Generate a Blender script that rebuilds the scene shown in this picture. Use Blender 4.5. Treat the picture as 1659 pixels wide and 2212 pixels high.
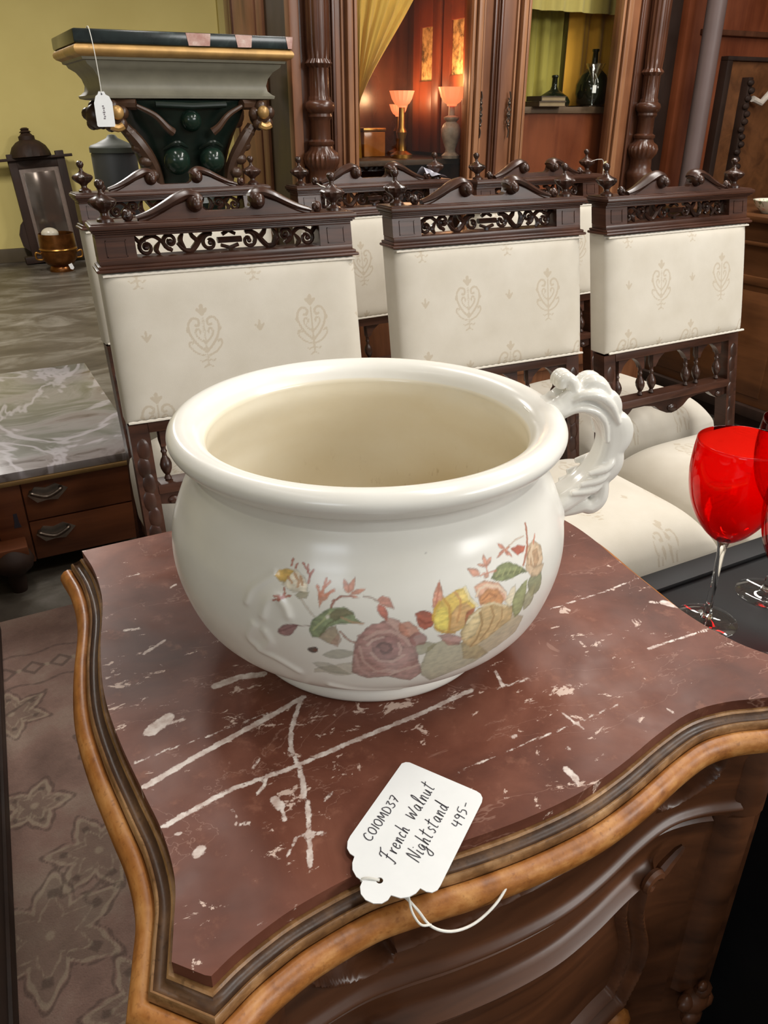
import bpy, bmesh, math, random
import numpy as np
from mathutils import Vector, Matrix

for o in list(bpy.data.objects):
    bpy.data.objects.remove(o)
S = bpy.context.scene
COL = S.collection
PI = math.pi
random.seed(4)

# ---------------------------------------------------------------- camera
cam_d = bpy.data.cameras.new('camera')
cam = bpy.data.objects.new('camera', cam_d)
COL.objects.link(cam)
cam_d.sensor_fit = 'VERTICAL'
cam_d.sensor_height = 36.0
cam_d.lens = 36.0 * 1700.0 / 2212.0
cam_d.clip_start = 0.02
cam.location = (0, 0, 1.25)
cam.rotation_euler = (math.radians(90 - 27.1), 0, math.radians(-28))
S.camera = cam

# ---------------------------------------------------------------- light
S.view_settings.view_transform = 'Standard'
S.view_settings.look = 'None'
S.view_settings.gamma = 1.0
S.view_settings.use_curve_mapping = False
S.view_settings.exposure = 0.16
W = bpy.data.worlds.new('shop_ambient')
S.world = W
W.use_nodes = True
W.node_tree.nodes['Background'].inputs[0].default_value = (1.0, 0.95, 0.88, 1)
W.node_tree.nodes['Background'].inputs[1].default_value = 0.25


def area(name, loc, target, sx, sy, power, col):
    d = bpy.data.lights.new(name, 'AREA')
    d.shape = 'RECTANGLE'
    d.size = sx
    d.size_y = sy
    d.energy = power
    d.color = col
    o = bpy.data.objects.new(name, d)
    COL.objects.link(o)
    o.location = loc
    o.rotation_euler = (Vector(target) - Vector(loc)).to_track_quat('-Z', 'Y').to_euler()
    return o


TUBES = [(-0.9, 0.5), (0.9, 0.1), (2.5, 0.6), (0.3, 2.2), (2.3, 1.9), (0.0, 5.2), (3.2, 4.8)]
for i, (x, y) in enumerate(TUBES):
    area('fluorescent_light', (x, y, 2.96), (x, y, 0), 0.22, 1.25, [3, 20, 34, 15, 30, 90, 60][i], (1.0, 0.955, 0.90))
# key light added behind and right of the camera, with no window built
area('unseen_daylight', (3.0, -2.2, 2.50), (0.6, 0.9, 0.8), 2.6, 0.8, 84, (1.0, 0.99, 0.96))
# weaker, cooler daylight from the left, its source unseen
area('unseen_daylight', (-2.8, -2.2, 2.3), (0.3, 0.6, 0.9), 1.4, 1.0, 22, (0.84, 0.91, 1.0))


try:
    S.cycles.max_bounces = 7
    S.cycles.diffuse_bounces = 3
    S.cycles.glossy_bounces = 3
    S.cycles.transmission_bounces = 7
    S.cycles.transparent_max_bounces = 14
except Exception:
    pass


# ---------------------------------------------------------------- helpers
def lin(c):
    return tuple((v / 255 / 12.92) if v / 255 <= 0.04045 else ((v / 255 + 0.055) / 1.055) ** 2.4 for v in c)


def tag(o, label=None, cat=None, group=None, kind=None):
    if label: o['label'] = label
    if cat: o['category'] = cat
    if group: o['group'] = group
    if kind: o['kind'] = kind
    return o


def thing(name, label, cat, loc=(0, 0, 0), rz=0.0, group=None):
    o = bpy.data.objects.new(name, None)
    COL.objects.link(o)
    o.empty_display_size = 0.05
    o.location = loc
    o.rotation_euler = (0, 0, rz)
    return tag(o, label, cat, group)


def copy_tree(o, parent=None):
    c = o.copy()
    COL.objects.link(c)
    c.parent = parent
    for ch in [x for x in KIDS.get(o.name, [])]:
        k = copy_tree(ch, c)
        KIDS.setdefault(c.name, []).append(k)
    return c


KIDS = {}


class MB:
    """collects shapes, builds them as one mesh"""

    def __init__(self, xf=None):
        self.v = []
        self.f = []
        self.xf = xf

    def add(self, vs, fs):
        b = len(self.v)
        self.v += [tuple(p) for p in vs]
        self.f += [tuple(i + b for i in f) for f in fs]
        return self

    def box(self, x0, x1, y0, y1, z0, z1, b=0.0):
        if b <= 0:
            vs = [(x, y, z) for x in (x0, x1) for y in (y0, y1) for z in (z0, z1)]
            return self.add(vs, [(0, 1, 3, 2), (4, 6, 7, 5), (0, 4, 5, 1), (2, 3, 7, 6), (0, 2, 6, 4), (1, 5, 7, 3)])
        bm = bmesh.new()
        bmesh.ops.create_cube(bm, size=1)
        for v in bm.verts:
            v.co = ((x0 + x1) / 2 + v.co.x * (x1 - x0), (y0 + y1) / 2 + v.co.y * (y1 - y0), (z0 + z1) / 2 + v.co.z * (z1 - z0))
        bmesh.ops.bevel(bm, geom=list(bm.edges), offset=b, segments=2, profile=0.6, affect='EDGES')
        bm.verts.index_update()
        self.add([tuple(v.co) for v in bm.verts], [[v.index for v in f.verts] for f in bm.faces])
        bm.free()
        return self

    def lathe(self, prof, n=24, c=(0, 0, 0), mod=None, axis='z'):
        vs, fs = [], []
        m = len(prof)
        for k in range(n):
            a = 2 * PI * k / n
            for (r, z) in prof:
                rr = r * (mod(a, z) if mod else 1)
                p = (rr * math.cos(a), rr * math.sin(a), z)
                if axis == 'y': p = (p[0], p[2], p[1])
                if axis == 'x': p = (p[2], p[0], p[1])
                vs.append((c[0] + p[0], c[1] + p[1], c[2] + p[2]))
        for k in range(n):
            for j in range(m - 1):
                a, b = k * m + j, ((k + 1) % n) * m + j
                fs.append((a, b, b + 1, a + 1))
        if prof[0][0] > 1e-6: fs.append(tuple(k * m for k in range(n))[::-1])
        if prof[-1][0] > 1e-6: fs.append(tuple(k * m + m - 1 for k in range(n)))
        return self.add(vs, fs)

    def tube(self, path, rad, n=8, flat=1.0, up=None, cap=True):
        P = [Vector(p) for p in path]
        m = len(P)
        if not hasattr(rad, '__len__'): rad = [rad] * m
        T = [(P[min(i + 1, m - 1)] - P[max(i - 1, 0)]).normalized() for i in range(m)]
        if up is not None:
            N = [(Vector(up) - T[i] * T[i].dot(Vector(up))).normalized() for i in range(m)]
        else:
            a = Vector((0, 0, 1)) if abs(T[0].z) < 0.9 else Vector((1, 0, 0))
            n0 = (a - T[0] * T[0].dot(a)).normalized()
            N = [n0]
            for i in range(1, m):
                q = N[-1] - T[i] * T[i].dot(N[-1])
                N.append(q.normalized())
        vs, fs = [], []
        for i in range(m):
            B = T[i].cross(N[i])
            for k in range(n):
                a = 2 * PI * k / n
                vs.append(P[i] + N[i] * (math.cos(a) * rad[i] * flat) + B * (math.sin(a) * rad[i]))
        for i in range(m - 1):
            for k in range(n):
                a, b = i * n + k, i * n + (k + 1) % n
                fs.append((a, b, b + n, a + n))
        if cap:
            fs.append(tuple(range(n))[::-1])
            fs.append(tuple((m - 1) * n + k for k in range(n)))
        return self.add(vs, fs)

    def ball(self, c, r, nu=12, nv=8):
        rx, ry, rz = r if hasattr(r, '__len__') else (r, r, r)
        prof = [(max(1e-7, math.sin(PI * j / nv)), -math.cos(PI * j / nv)) for j in range(nv + 1)]
        b = len(self.v)
        self.lathe(prof, nu)
        for i in range(b, len(self.v)):
            p = self.v[i]
            self.v[i] = (c[0] + p[0] * rx, c[1] + p[1] * ry, c[2] + p[2] * rz)
        return self

    def plate(self, poly, d0, d1, mp):
        """polygon (a,b) extruded from d0 to d1, mapped by mp(a,b,d)"""
        n = len(poly)
        vs = [mp(a, b, d0) for a, b in poly] + [mp(a, b, d1) for a, b in poly]
        fs = [tuple(range(n))[::-1], tuple(range(n, 2 * n))]
        for i in range(n):
            j = (i + 1) % n
            fs.append((i, j, n + j, n + i))
        return self.add(vs, fs)

    def grid(self, A, closed_u=False):
        """A: rows x cols of points"""
        r, c = len(A), len(A[0])
        vs = [p for row in A for p in row]
        fs = []
        for i in range(r - (0 if closed_u else 1)):
            for j in range(c - 1):
                a, b = i * c + j, ((i + 1) % r) * c + j
                fs.append((a, a + 1, b + 1, b))
        return self.add(vs, fs)

    def build(self, name, mat, parent=None, sharp=35, loc=None, fix=True):
        vs = self.v if self.xf is None else [self.xf(*p) for p in self.v]
        me = bpy.data.meshes.new(name)
        me.from_pydata([tuple(p) for p in vs], [], self.f)
        me.materials.append(mat)
        if fix:
            bm = bmesh.new()
            bm.from_mesh(me)
            bmesh.ops.recalc_face_normals(bm, faces=bm.faces)
            bm.to_mesh(me)
            bm.free()
        me.shade_smooth()
        me.set_sharp_from_angle(angle=math.radians(sharp))
        o = bpy.data.objects.new(name, me)
        COL.objects.link(o)
        if parent is not None:
            o.parent = parent
            KIDS.setdefault(parent.name, []).append(o)
        if loc: o.location = loc
        return o


def cr(pts, n=8):
    """Catmull-Rom through the points"""
    p = np.array(pts, float)
    P = np.vstack([2 * p[0] - p[1], p, 2 * p[-1] - p[-2]])
    out = []
    for i in range(1, len(P) - 2):
        a, b, c, d = P[i - 1], P[i], P[i + 1], P[i + 2]
        for k in range(n):
            t = k / n
            out.append(.5 * (2 * b + (c - a) * t + (2 * a - 5 * b + 4 * c - d) * t * t + (3 * b - a - 3 * c + d) * t ** 3))
    out.append(P[-2])
    return [tuple(q) for q in out]


def spiral(cx, cy, r0, r1, a0, a1, n=22):
    return [(cx + (r0 + (r1 - r0) * i / n) * math.cos(a0 + (a1 - a0) * i / n), cy + (r0 + (r1 - r0) * i / n) * math.sin(a0 + (a1 - a0) * i / n)) for i in range(n + 1)]


def seg_dist(X, Y, pts):
    """distance of the points X, Y to a polyline (numpy)"""
    d = np.full(X.shape, 1e9)
    for (x0, y0), (x1, y1) in zip(pts[:-1], pts[1:]):
        dx, dy = x1 - x0, y1 - y0
        L = dx * dx + dy * dy + 1e-12
        t = np.clip(((X - x0) * dx + (Y - y0) * dy) / L, 0, 1)
        d = np.minimum(d, np.hypot(X - x0 - t * dx, Y - y0 - t * dy))
    return d


def in_poly(X, Y, pts):
    ins = np.zeros(X.shape, bool)
    n = len(pts)
    for i in range(n):
        x0, y0 = pts[i]
        x1, y1 = pts[(i + 1) % n]
        if y0 == y1: continue
        c = ((Y < y0) != (Y < y1)) & (X < (x1 - x0) * (Y - y0) / (y1 - y0) + x0)
        ins ^= c
    return ins


def set_attr(o, name, vals):
    a = o.data.attributes.new(name, 'FLOAT', 'POINT')
    a.data.foreach_set('value', np.asarray(vals, np.float32).ravel())


# ---------------------------------------------------------------- materials
class NT:
    def __init__(self, name):
        self.m = bpy.data.materials.new(name)
        self.m.use_nodes = True
        self.t = self.m.node_tree
        self.p = self.t.nodes['Principled BSDF']

    def n(self, kind, **kw):
        nd = self.t.nodes.new(kind)
        for k, v in kw.items():
            if k.startswith('i_'):
                key = k[2:]
                nd.inputs[int(key) if key.isdigit() else key.replace('_', ' ')].default_value = v
            else:
                setattr(nd, k, v)
        return nd

    def l(self, a, b):
        self.t.links.new(a, b)

    def coords(self, scale=(1, 1, 1), rot=(0, 0, 0)):
        tc = self.n('ShaderNodeTexCoord')
        mp = self.n('ShaderNodeMapping')
        mp.inputs['Scale'].default_value = scale
        mp.inputs['Rotation'].default_value = rot
        self.l(tc.outputs['Object'], mp.inputs['Vector'])
        return mp.outputs['Vector']

    def noise(self, vec, scale, detail=4, rough=0.55, dist=0.0):
        nd = self.n('ShaderNodeTexNoise')
        nd.inputs['Scale'].default_value = scale
        nd.inputs['Detail'].default_value = detail
        nd.inputs['Roughness'].default_value = rough
        nd.inputs['Distortion'].default_value = dist
        self.l(vec, nd.inputs['Vector'])
        return nd.outputs['Fac']

    def ramp(self, fac, stops):
        nd = self.n('ShaderNodeValToRGB')
        e = nd.color_ramp.elements
        while len(e) < len(stops): e.new(0.5)
        for k, (p, c) in enumerate(stops):
            e[k].position = p
            e[k].color = (*c, 1) if len(c) == 3 else c
        self.l(fac, nd.inputs['Fac'])
        return nd.outputs['Color']

    def mix(self, fac, a, b, blend='MIX'):
        nd = self.n('ShaderNodeMix', data_type='RGBA', blend_type=blend)
        for s, v in ((nd.inputs[0], fac), (nd.inputs[6], a), (nd.inputs[7], b)):
            if hasattr(v, 'links'):
                self.l(v, s)
            elif hasattr(v, '__len__'):
                s.default_value = (*v[:3], 1)
            else:
                s.default_value = v
        return nd.outputs[2]

    def math(self, op, a, b=0.0, clamp=False):
        nd = self.n('ShaderNodeMath', operation=op, use_clamp=clamp)
        for s, v in ((nd.inputs[0], a), (nd.inputs[1], b)):
            if hasattr(v, 'links'):
                self.l(v, s)
            else:
                s.default_value = v
        return nd.outputs[0]

    def step(self, v, e0, e1):
        nd = self.n('ShaderNodeMapRange', interpolation_type='SMOOTHSTEP')
        nd.inputs['From Min'].default_value = e0
        nd.inputs['From Max'].default_value = e1
        self.l(v, nd.inputs['Value'])
        return nd.outputs['Result']

    def attr(self, name, out='Fac'):
        nd = self.n('ShaderNodeAttribute', attribute_name=name)
        return nd.outputs[out]

    def bump(self, h, strength=0.2, dist=0.001):
        nd = self.n('ShaderNodeBump')
        nd.inputs['Strength'].default_value = strength
        nd.inputs['Distance'].default_value = dist
        self.l(h, nd.inputs['Height'])
        self.l(nd.outputs['Normal'], self.p.inputs['Normal'])

    def set(self, col=None, rough=None, **kw):
        if col is not None:
            if hasattr(col, 'links'):
                self.l(col, self.p.inputs['Base Color'])
            else:
                self.p.inputs['Base Color'].default_value = (*col[:3], 1)
        if rough is not None:
            if hasattr(rough, 'links'):
                self.l(rough, self.p.inputs['Roughness'])
            else:
                self.p.inputs['Roughness'].default_value = rough
        for k, v in kw.items():
            self.p.inputs[k.replace('_', ' ')].default_value = v
        return self.m


def plain(name, c, rough=0.5, var=0.12, scale=30, bump=0.0, **kw):
    t = NT(name)
    v = t.coords()
    f = t.noise(v, scale, 4)
    a = lin(c)
    col = t.ramp(f, [(0.3, tuple(x * (1 - var) for x in a)), (0.7, tuple(min(1, x * (1 + var)) for x in a))])
    if bump: t.bump(t.noise(v, scale * 6, 3), bump, 0.002)
    return t.set(col, rough, **kw)


def wood(name, dark, light, rough=0.35, grain=(3, 3, 40), scale=1.0, bump=0.15, coat=0.15, mid=0.5):
    """grain: large value = across the fibres"""
    t = NT(name)
    v = t.coords(tuple(g * scale for g in grain))
    f1 = t.noise(v, 1.0, 6, 0.6, 0.6)
    v2 = t.coords((scale * 5, scale * 5, scale * 5))
    f2 = t.noise(v2, 1.0, 3, 0.5)
    f = t.math('ADD', t.math('MULTIPLY', f1, 0.65), t.math('MULTIPLY', f2, 0.35))
    d, l_ = lin(dark), lin(light)
    m = tuple((a + b) / 2 for a, b in zip(d, l_))
    col = t.ramp(f, [(0.33, d), (mid, m), (0.68, l_)])
    t.bump(f1, bump, 0.0008)
    return t.set(col, t.ramp(f2, [(0.3, (rough * .8,) * 3), (0.7, (rough * 1.25,) * 3)]), Coat_Weight=coat, Coat_Roughness=0.25, Specular_IOR_Level=0.36)


def thin_glass(name, tint, refl=0.9, rough=0.02, base=0.035):
    """clear sheet: tinted see-through plus fresnel reflection"""
    t = NT(name)
    tr = t.n('ShaderNodeBsdfTransparent')
    tr.inputs['Color'].default_value = (*tint, 1)
    gl = t.n('ShaderNodeBsdfGlossy')
    gl.inputs['Roughness'].default_value = rough
    gl.inputs['Color'].default_value = (refl, refl, refl, 1)
    lw = t.n('ShaderNodeLayerWeight')
    lw.inputs['Blend'].default_value = 0.5
    mx = t.n('ShaderNodeMixShader')
    t.l(t.math('ADD', t.math('MULTIPLY', t.math('POWER', lw.outputs['Facing'], 4.5), 0.8), base, True), mx.inputs[0])
    t.l(tr.outputs[0], mx.inputs[1])
    t.l(gl.outputs[0], mx.inputs[2])
    out = [n for n in t.t.nodes if n.type == 'OUTPUT_MATERIAL'][0]
    t.l(mx.outputs[0], out.inputs['Surface'])
    return t.m


def glow(name, c, strength, base):
    t = NT(name)
    return t.set(lin(base), 0.4, Emission_Color=(*lin(c), 1), Emission_Strength=strength)


M = {}
M['chair_wood'] = wood('dark walnut of chairs', (38, 22, 16), (86, 52, 37), 0.36, (6, 6, 60), 1.0, 0.1, 0.15)
M['chair_carved'] = wood('carved dark walnut', (30, 18, 13), (72, 44, 32), 0.30, (20, 20, 20), 1.0, 0.1, 0.25)
M['armoire'] = wood('golden brown armoire wood', (84, 48, 28), (150, 98, 64), 0.42, (14, 14, 1.2), 1.0, 0.1, 0.15)
M['armoire_light'] = wood('pale moulding wood', (112, 70, 44), (172, 122, 84), 0.42, (16, 16, 1.2), 1.0, 0.1, 0.15)
M['armoire_dark'] = wood('dark carved armoire wood', (52, 28, 18), (104, 64, 44), 0.30, (14, 14, 2), 1.0, 0.1, 0.3)
M['side_dark'] = wood('shaded panel wood', (46, 32, 22), (74, 54, 38), 0.5, (14, 14, 1.2), 1.0, 0.1, 0.05)  # darker tone puts the shade of the recessed side into the wood
M['red_wood'] = wood('reddish panel wood', (92, 42, 22), (142, 76, 44), 0.45, (10, 10, 1.0), 1.0, 0.1, 0.1)
M['brown_wood'] = wood('warm brown furniture wood', (74, 44, 24), (126, 80, 46), 0.42, (12, 1.5, 12), 1.0, 0.1, 0.15)
M['chest_wood'] = wood('reddish brown chest wood', (84, 44, 24), (132, 76, 44), 0.42, (2, 20, 20), 1.0, 0.1, 0.15)
M['dark_wood'] = wood('very dark brown wood', (32, 20, 14), (56, 37, 27), 0.6, (12, 12, 2), 1.0, 0.1, 0.0)
M['stand_wood'] = wood('walnut of nightstand body', (50, 28, 17), (104, 63, 38), 0.36, (4, 26, 34), 1.0, 0.15, 0.12)


def worn_wood(name, dark, mid, light, rough):
    """rubbed moulding: fine pores, lighter worn patches, grime"""
    t = NT(name)
    v = t.coords()
    patch = t.noise(v, 17, 5, .62, .4)
    pores = t.noise(v, 260, 3, .6)
    streak = t.noise(t.coords((70, 22, 160)), 1.0, 4, .6)
    f = t.math('ADD', t.math('MULTIPLY', patch, .55), t.math('MULTIPLY', streak, .45))
    col = t.ramp(f, [(.34, lin(dark)), (.5, lin(mid)), (.66, lin(light))])
    col = t.mix(t.math('MULTIPLY', t.step(pores, .56, .70), .45), col, lin(dark))
    t.bump(t.math('ADD', pores, t.math('MULTIPLY', streak, 1.5)), .22, .0006)
    return t.set(col, t.ramp(patch, [(.35, (rough * .85,) * 3), (.65, (rough * 1.3,) * 3)]), Specular_IOR_Level=.4)


M['stand_edge'] = worn_wood('golden walnut moulding', (112, 64, 28), (160, 102, 48), (196, 142, 82), .38)
M['stand_step'] = worn_wood('brown stepped moulding', (44, 28, 18), (74, 50, 32), (108, 78, 50), .40)
M['stand_fillet'] = worn_wood('worn golden fillet', (78, 52, 30), (126, 90, 54), (178, 138, 94), .40)
M['black_wood'] = plain('black lacquered wood', (20, 20, 21), 0.5, 0.25, 18, 0.05, Specular_IOR_Level=0.25)
M['brass'] = plain('aged brass', (176, 128, 62), 0.32, 0.25, 25, 0.05, Metallic=0.9)
M['copper'] = plain('aged copper brass', (120, 76, 38), 0.30, 0.4, 16, 0.05, Metallic=0.85)
M['steel'] = plain('dull steel pull', (150, 142, 132), 0.35, 0.2, 30, 0.0, Metallic=0.8)
M['gold'] = plain('worn gilding', (186, 146, 88), 0.38, 0.3, 14, 0.05, Metallic=0.35)
M['paper'] = plain('white card', (238, 240, 240), 0.6, 0.02, 60)
M['string'] = plain('white cotton string', (226, 224, 216), 0.8, 0.08, 200)
M['ink'] = plain('dark pen ink', (52, 50, 60), 0.5, 0.1, 200)
M['clear_pane'] = thin_glass('clear glass pane', (0.97, 0.97, 0.95), 0.9, 0.01, 0.022)
M['red_glass'] = thin_glass('red glass', (0.93, 0.115, 0.085), 0.8, 0.02, 0.03)
M['thin_clear'] = thin_glass('clear wine glass', (0.97, 0.98, 0.97), 1.0, 0.02, 0.05)
t = NT('solid clear glass')
M['glass'] = t.set((0.97, 0.98, 0.97), 0.02, Transmission_Weight=1.0, IOR=1.45)
M['dark_glass'] = plain('dark green bottle glass', (22, 28, 18), 0.06, 0.2, 20)
M['mirror'] = plain('old grey mirror glass', (122, 112, 104), 0.12, 0.1, 6, 0.0, Metallic=0.75)


def fabric():
    t = NT('cream damask upholstery')
    v = t.coords()
    sdf = t.attr('motif')
    wob = t.math('MULTIPLY', t.math('SUBTRACT', t.noise(v, 420, 2), 0.5), 0.0028)
    f = t.step(t.math('ADD', sdf, wob), 0.0007, -0.0007)
    blot = t.ramp(t.noise(v, 9, 4), [(0.3, lin((200, 192, 177))), (0.7, lin((213, 206, 193)))])
    threads = t.noise(t.coords((60, 60, 900)), 1.0, 2)
    base = t.mix(t.math('MULTIPLY', threads, 0.10), blot, lin((196, 184, 160)))
    col = t.mix(t.math('MULTIPLY', f, 0.45), base, lin((172, 152, 122)))
    t.bump(t.noise(t.coords((500, 500, 700)), 1.0, 2), 0.12, 0.0008)
    return t.set(col, 0.85, Sheen_Weight=0.15)


M['fabric'] = fabric()


def yellow_wall():
    t = NT('yellow painted plaster')
    v = t.coords()
    col = t.ramp(t.noise(v, 1.4, 5), [(0.3, lin((205, 188, 116))), (0.7, lin((216, 200, 128)))])
    t.bump(t.noise(v, 60, 4), 0.08, 0.003)
    return t.set(col, 0.75)


def concrete():
    t = NT('stained polished concrete')
    v = t.coords((1.2, 2.4, 1))
    f = t.noise(v, 1.6, 8, 0.62, 0.9)
    col = t.ramp(f, [(0.3, lin((56, 49, 43))), (0.48, lin((80, 73, 64))), (0.6, lin((112, 107, 98))), (0.72, lin((136, 130, 123)))])
    f2 = t.noise(t.coords((9, 9, 9)), 1.0, 6, 0.7)
    col2 = t.mix(t.math('MULTIPLY', t.step(f2, 0.52, 0.66), 0.35), col, lin((62, 58, 52)))
    return t.set(col2, 0.42)


def grey_marble():
    t = NT('grey veined marble')
    v = t.coords((1, 1.3, 1))
    f = t.noise(v, 3.0, 9, 0.6, 1.1)
    col = t.ramp(f, [(0.30, lin((96, 92, 85))), (0.42, lin((118, 118, 110))), (0.5, lin((144, 140, 138))), (0.58, lin((136, 128, 126))), (0.64, lin((90, 80, 74))), (0.75, lin((78, 69, 63)))])
    vein = t.noise(t.coords((1.2, 0.7, 1)), 2.2, 4, 0.55, 1.2)
    ridge = t.math('ABSOLUTE', t.math('SUBTRACT', vein, 0.5))
    col = t.mix(t.math('MULTIPLY', t.step(ridge, 0.035, 0.006), 0.55), col, lin((196, 190, 196)))
    return t.set(col, 0.22)


def red_marble():
    t = NT('red brown veined marble')
    v = t.coords()
    f = t.noise(v, 9, 8, 0.62, 0.4)
    col = t.ramp(f, [(0.28, lin((72, 40, 30))), (0.5, lin((104, 61, 47))), (0.72, lin((130, 83, 66)))])
    fine = t.noise(v, 60, 5, 0.65)
    col = t.mix(t.math('MULTIPLY', t.step(fine, 0.56, 0.72), 0.35), col, lin((152, 104, 84)))
    sp = t.noise(t.coords((1.0, 1.7, 1), (0, 0, 0.5)), 48, 6, 0.68, 0.5)
    zone = t.noise(v, 11, 3)
    spk = t.step(t.math('ADD', sp, t.math('MULTIPLY', zone, 0.34)), 0.805, 0.845)
    col = t.mix(t.math('MULTIPLY', spk, 0.85), col, lin((214, 190, 176)))
    crack = t.math('ABSOLUTE', t.math('SUBTRACT', t.noise(t.coords((1.0, 2.2, 1), (0, 0, 0.45)), 5, 6, 0.6, 0.7), 0.5))
    col = t.mix(t.math('MULTIPLY', t.step(crack, 0.0045, 0.001), 0.28), col, lin((176, 140, 124)))
    sdf = t.attr('vein')
    wob = t.math('MULTIPLY', t.math('SUBTRACT', t.noise(v, 170, 6, 0.72), 0.5), 0.0052)
    vv = t.step(t.math('ADD', sdf, wob), 0.0004, -0.0006)
    tone = t.ramp(t.noise(v, 140, 3), [(0.35, lin((190, 168, 158))), (0.65, lin((232, 222, 214)))])
    col = t.mix(t.math('MULTIPLY', vv, 0.9), col, tone)
    return t.set(col, t.ramp(t.noise(v, 30, 4), [(0.3, (0.30,) * 3), (0.7, (0.46,) * 3)]), Specular_IOR_Level=0.22)


def rug_mat():
    t = NT('faded floral carpet pile')
    v = t.coords()
    ln = t.attr('lines')
    fl = t.attr('fill')
    wob = t.math('MULTIPLY', t.math('SUBTRACT', t.noise(v, 60, 4), 0.5), 0.007)
    base = t.ramp(t.noise(v, 6, 7, 0.65), [(0.3, lin((118, 92, 82))), (0.5, lin((146, 116, 104))), (0.7, lin((164, 144, 128)))])
    inner = t.step(t.math('ADD', fl, wob), 0.004, -0.004)
    col = t.mix(t.math('MULTIPLY', inner, 0.38), base, lin((112, 100, 84)))
    l1 = t.step(t.math('ADD', ln, wob), 0.003, -0.003)
    col = t.mix(t.math('MULTIPLY', l1, 0.55), col, lin((178, 162, 138)))
    dk = t.attr('dark')
    l2 = t.step(t.math('ADD', dk, wob), 0.003, -0.003)
    col = t.mix(t.math('MULTIPLY', l2, 0.6), col, lin((70, 56, 48)))
    fine = t.noise(v, 90, 4, 0.7)
    col = t.mix(t.math('MULTIPLY', fine, 0.45), col, lin((96, 80, 70)))
    t.bump(t.noise(v, 300, 3), 0.5, 0.004)
    return t.set(col, 0.95)


M['wall'] = yellow_wall()
M['concrete'] = concrete()
M['grey_marble'] = grey_marble()
M['red_marble'] = red_marble()
M['rug'] = rug_mat()

# ---------------------------------------------------------------- marks measured on the marble and the printed bouquet (mm, degrees)
VEINS = [(2.35,'37.6,398 80,410.1 123.3,420.3 161.2,430.4'),
(1.9,'40.3,361.3 86.3,369.9 130.4,369 172.8,372.2 225.5,374.2 276.2,378.7'),
(1.55,'158.9,429.3 139.5,401.2 132.8,384.5 132.3,369.4'),
(1.83,'132.3,369.4 129,353.8 124.8,342.1'),
(1.56,'125.6,338.3 117.9,318.1 108.1,293.7'),
(1.56,'113.7,315.3 124.5,310.7'),
(3.38,'107.5,473.2 128,474.6 144.2,469.7'),
(5.25,'52.9,447.2 66.8,454.7'),
(1.41,'64.7,448.8 77.8,448.3'),
(1,'48.2,444.5 57.8,447.2'),
(0.75,'396.5,436.3 453.4,435.3 507.9,438.5'),
(1.18,'429.1,354 461,352.5 491.5,350.2'),
(0.59,'218.7,314.2 263.7,314.9 323.3,314 363.2,314.9'),
(1.25,'293.9,371.1 320.8,369.6'),
(1.26,'298.5,369.8 304.1,388.5'),
(0.79,'34.9,422.2 58.4,424 87.3,423.7 132.5,426.3'),
(3.13,'52.8,332 56.1,333.9'),
(3.23,'107.2,348.9 108.9,342.2'),
(1.42,'108.9,342.2 107.4,331.5'),
(4.01,'490.7,396.9 497.1,388.5'),
(2,'481,403.7 490.2,396.3'),
(2.64,'286.5,283.7 286.6,274.5'),
(1.49,'286.6,274.5 284.8,268.7'),
(1.36,'299.5,296.9 300.6,297.2'),
(1.36,'273.3,323.8 275.8,323.5'),
(3.73,'509.1,468.4 509.1,452.9'),
(1.59,'68.9,538.6 87.9,548'),
(1.42,'61.8,577.9 73.3,574.8'),
(1.1,'36.9,521.2 47.4,521.8'),
(1.06,'80,342.1 87.7,338.8'),
(0.89,'80.9,353.7 81.7,347.2'),
(0.91,'99.3,358.7 107.9,365'),
(1.07,'48.4,351.2 45.7,351.8'),
(1.05,'82.4,663.8 92.8,662.9'),
(1.26,'112.7,625.2 118.7,629'),
(0.69,'98.7,305.8 111,317.9'),
(0.94,'104,380.7 111,386.4'),
(1.24,'516.8,356.5 518.3,348'),
(1,'319.4,327 321.5,307'),
(0.72,'134.6,333.5 142.9,337.6'),
(0.65,'69.3,271.9 74.6,272.1'),
(1.26,'389.3,295.3 390.1,289.4')]
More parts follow.
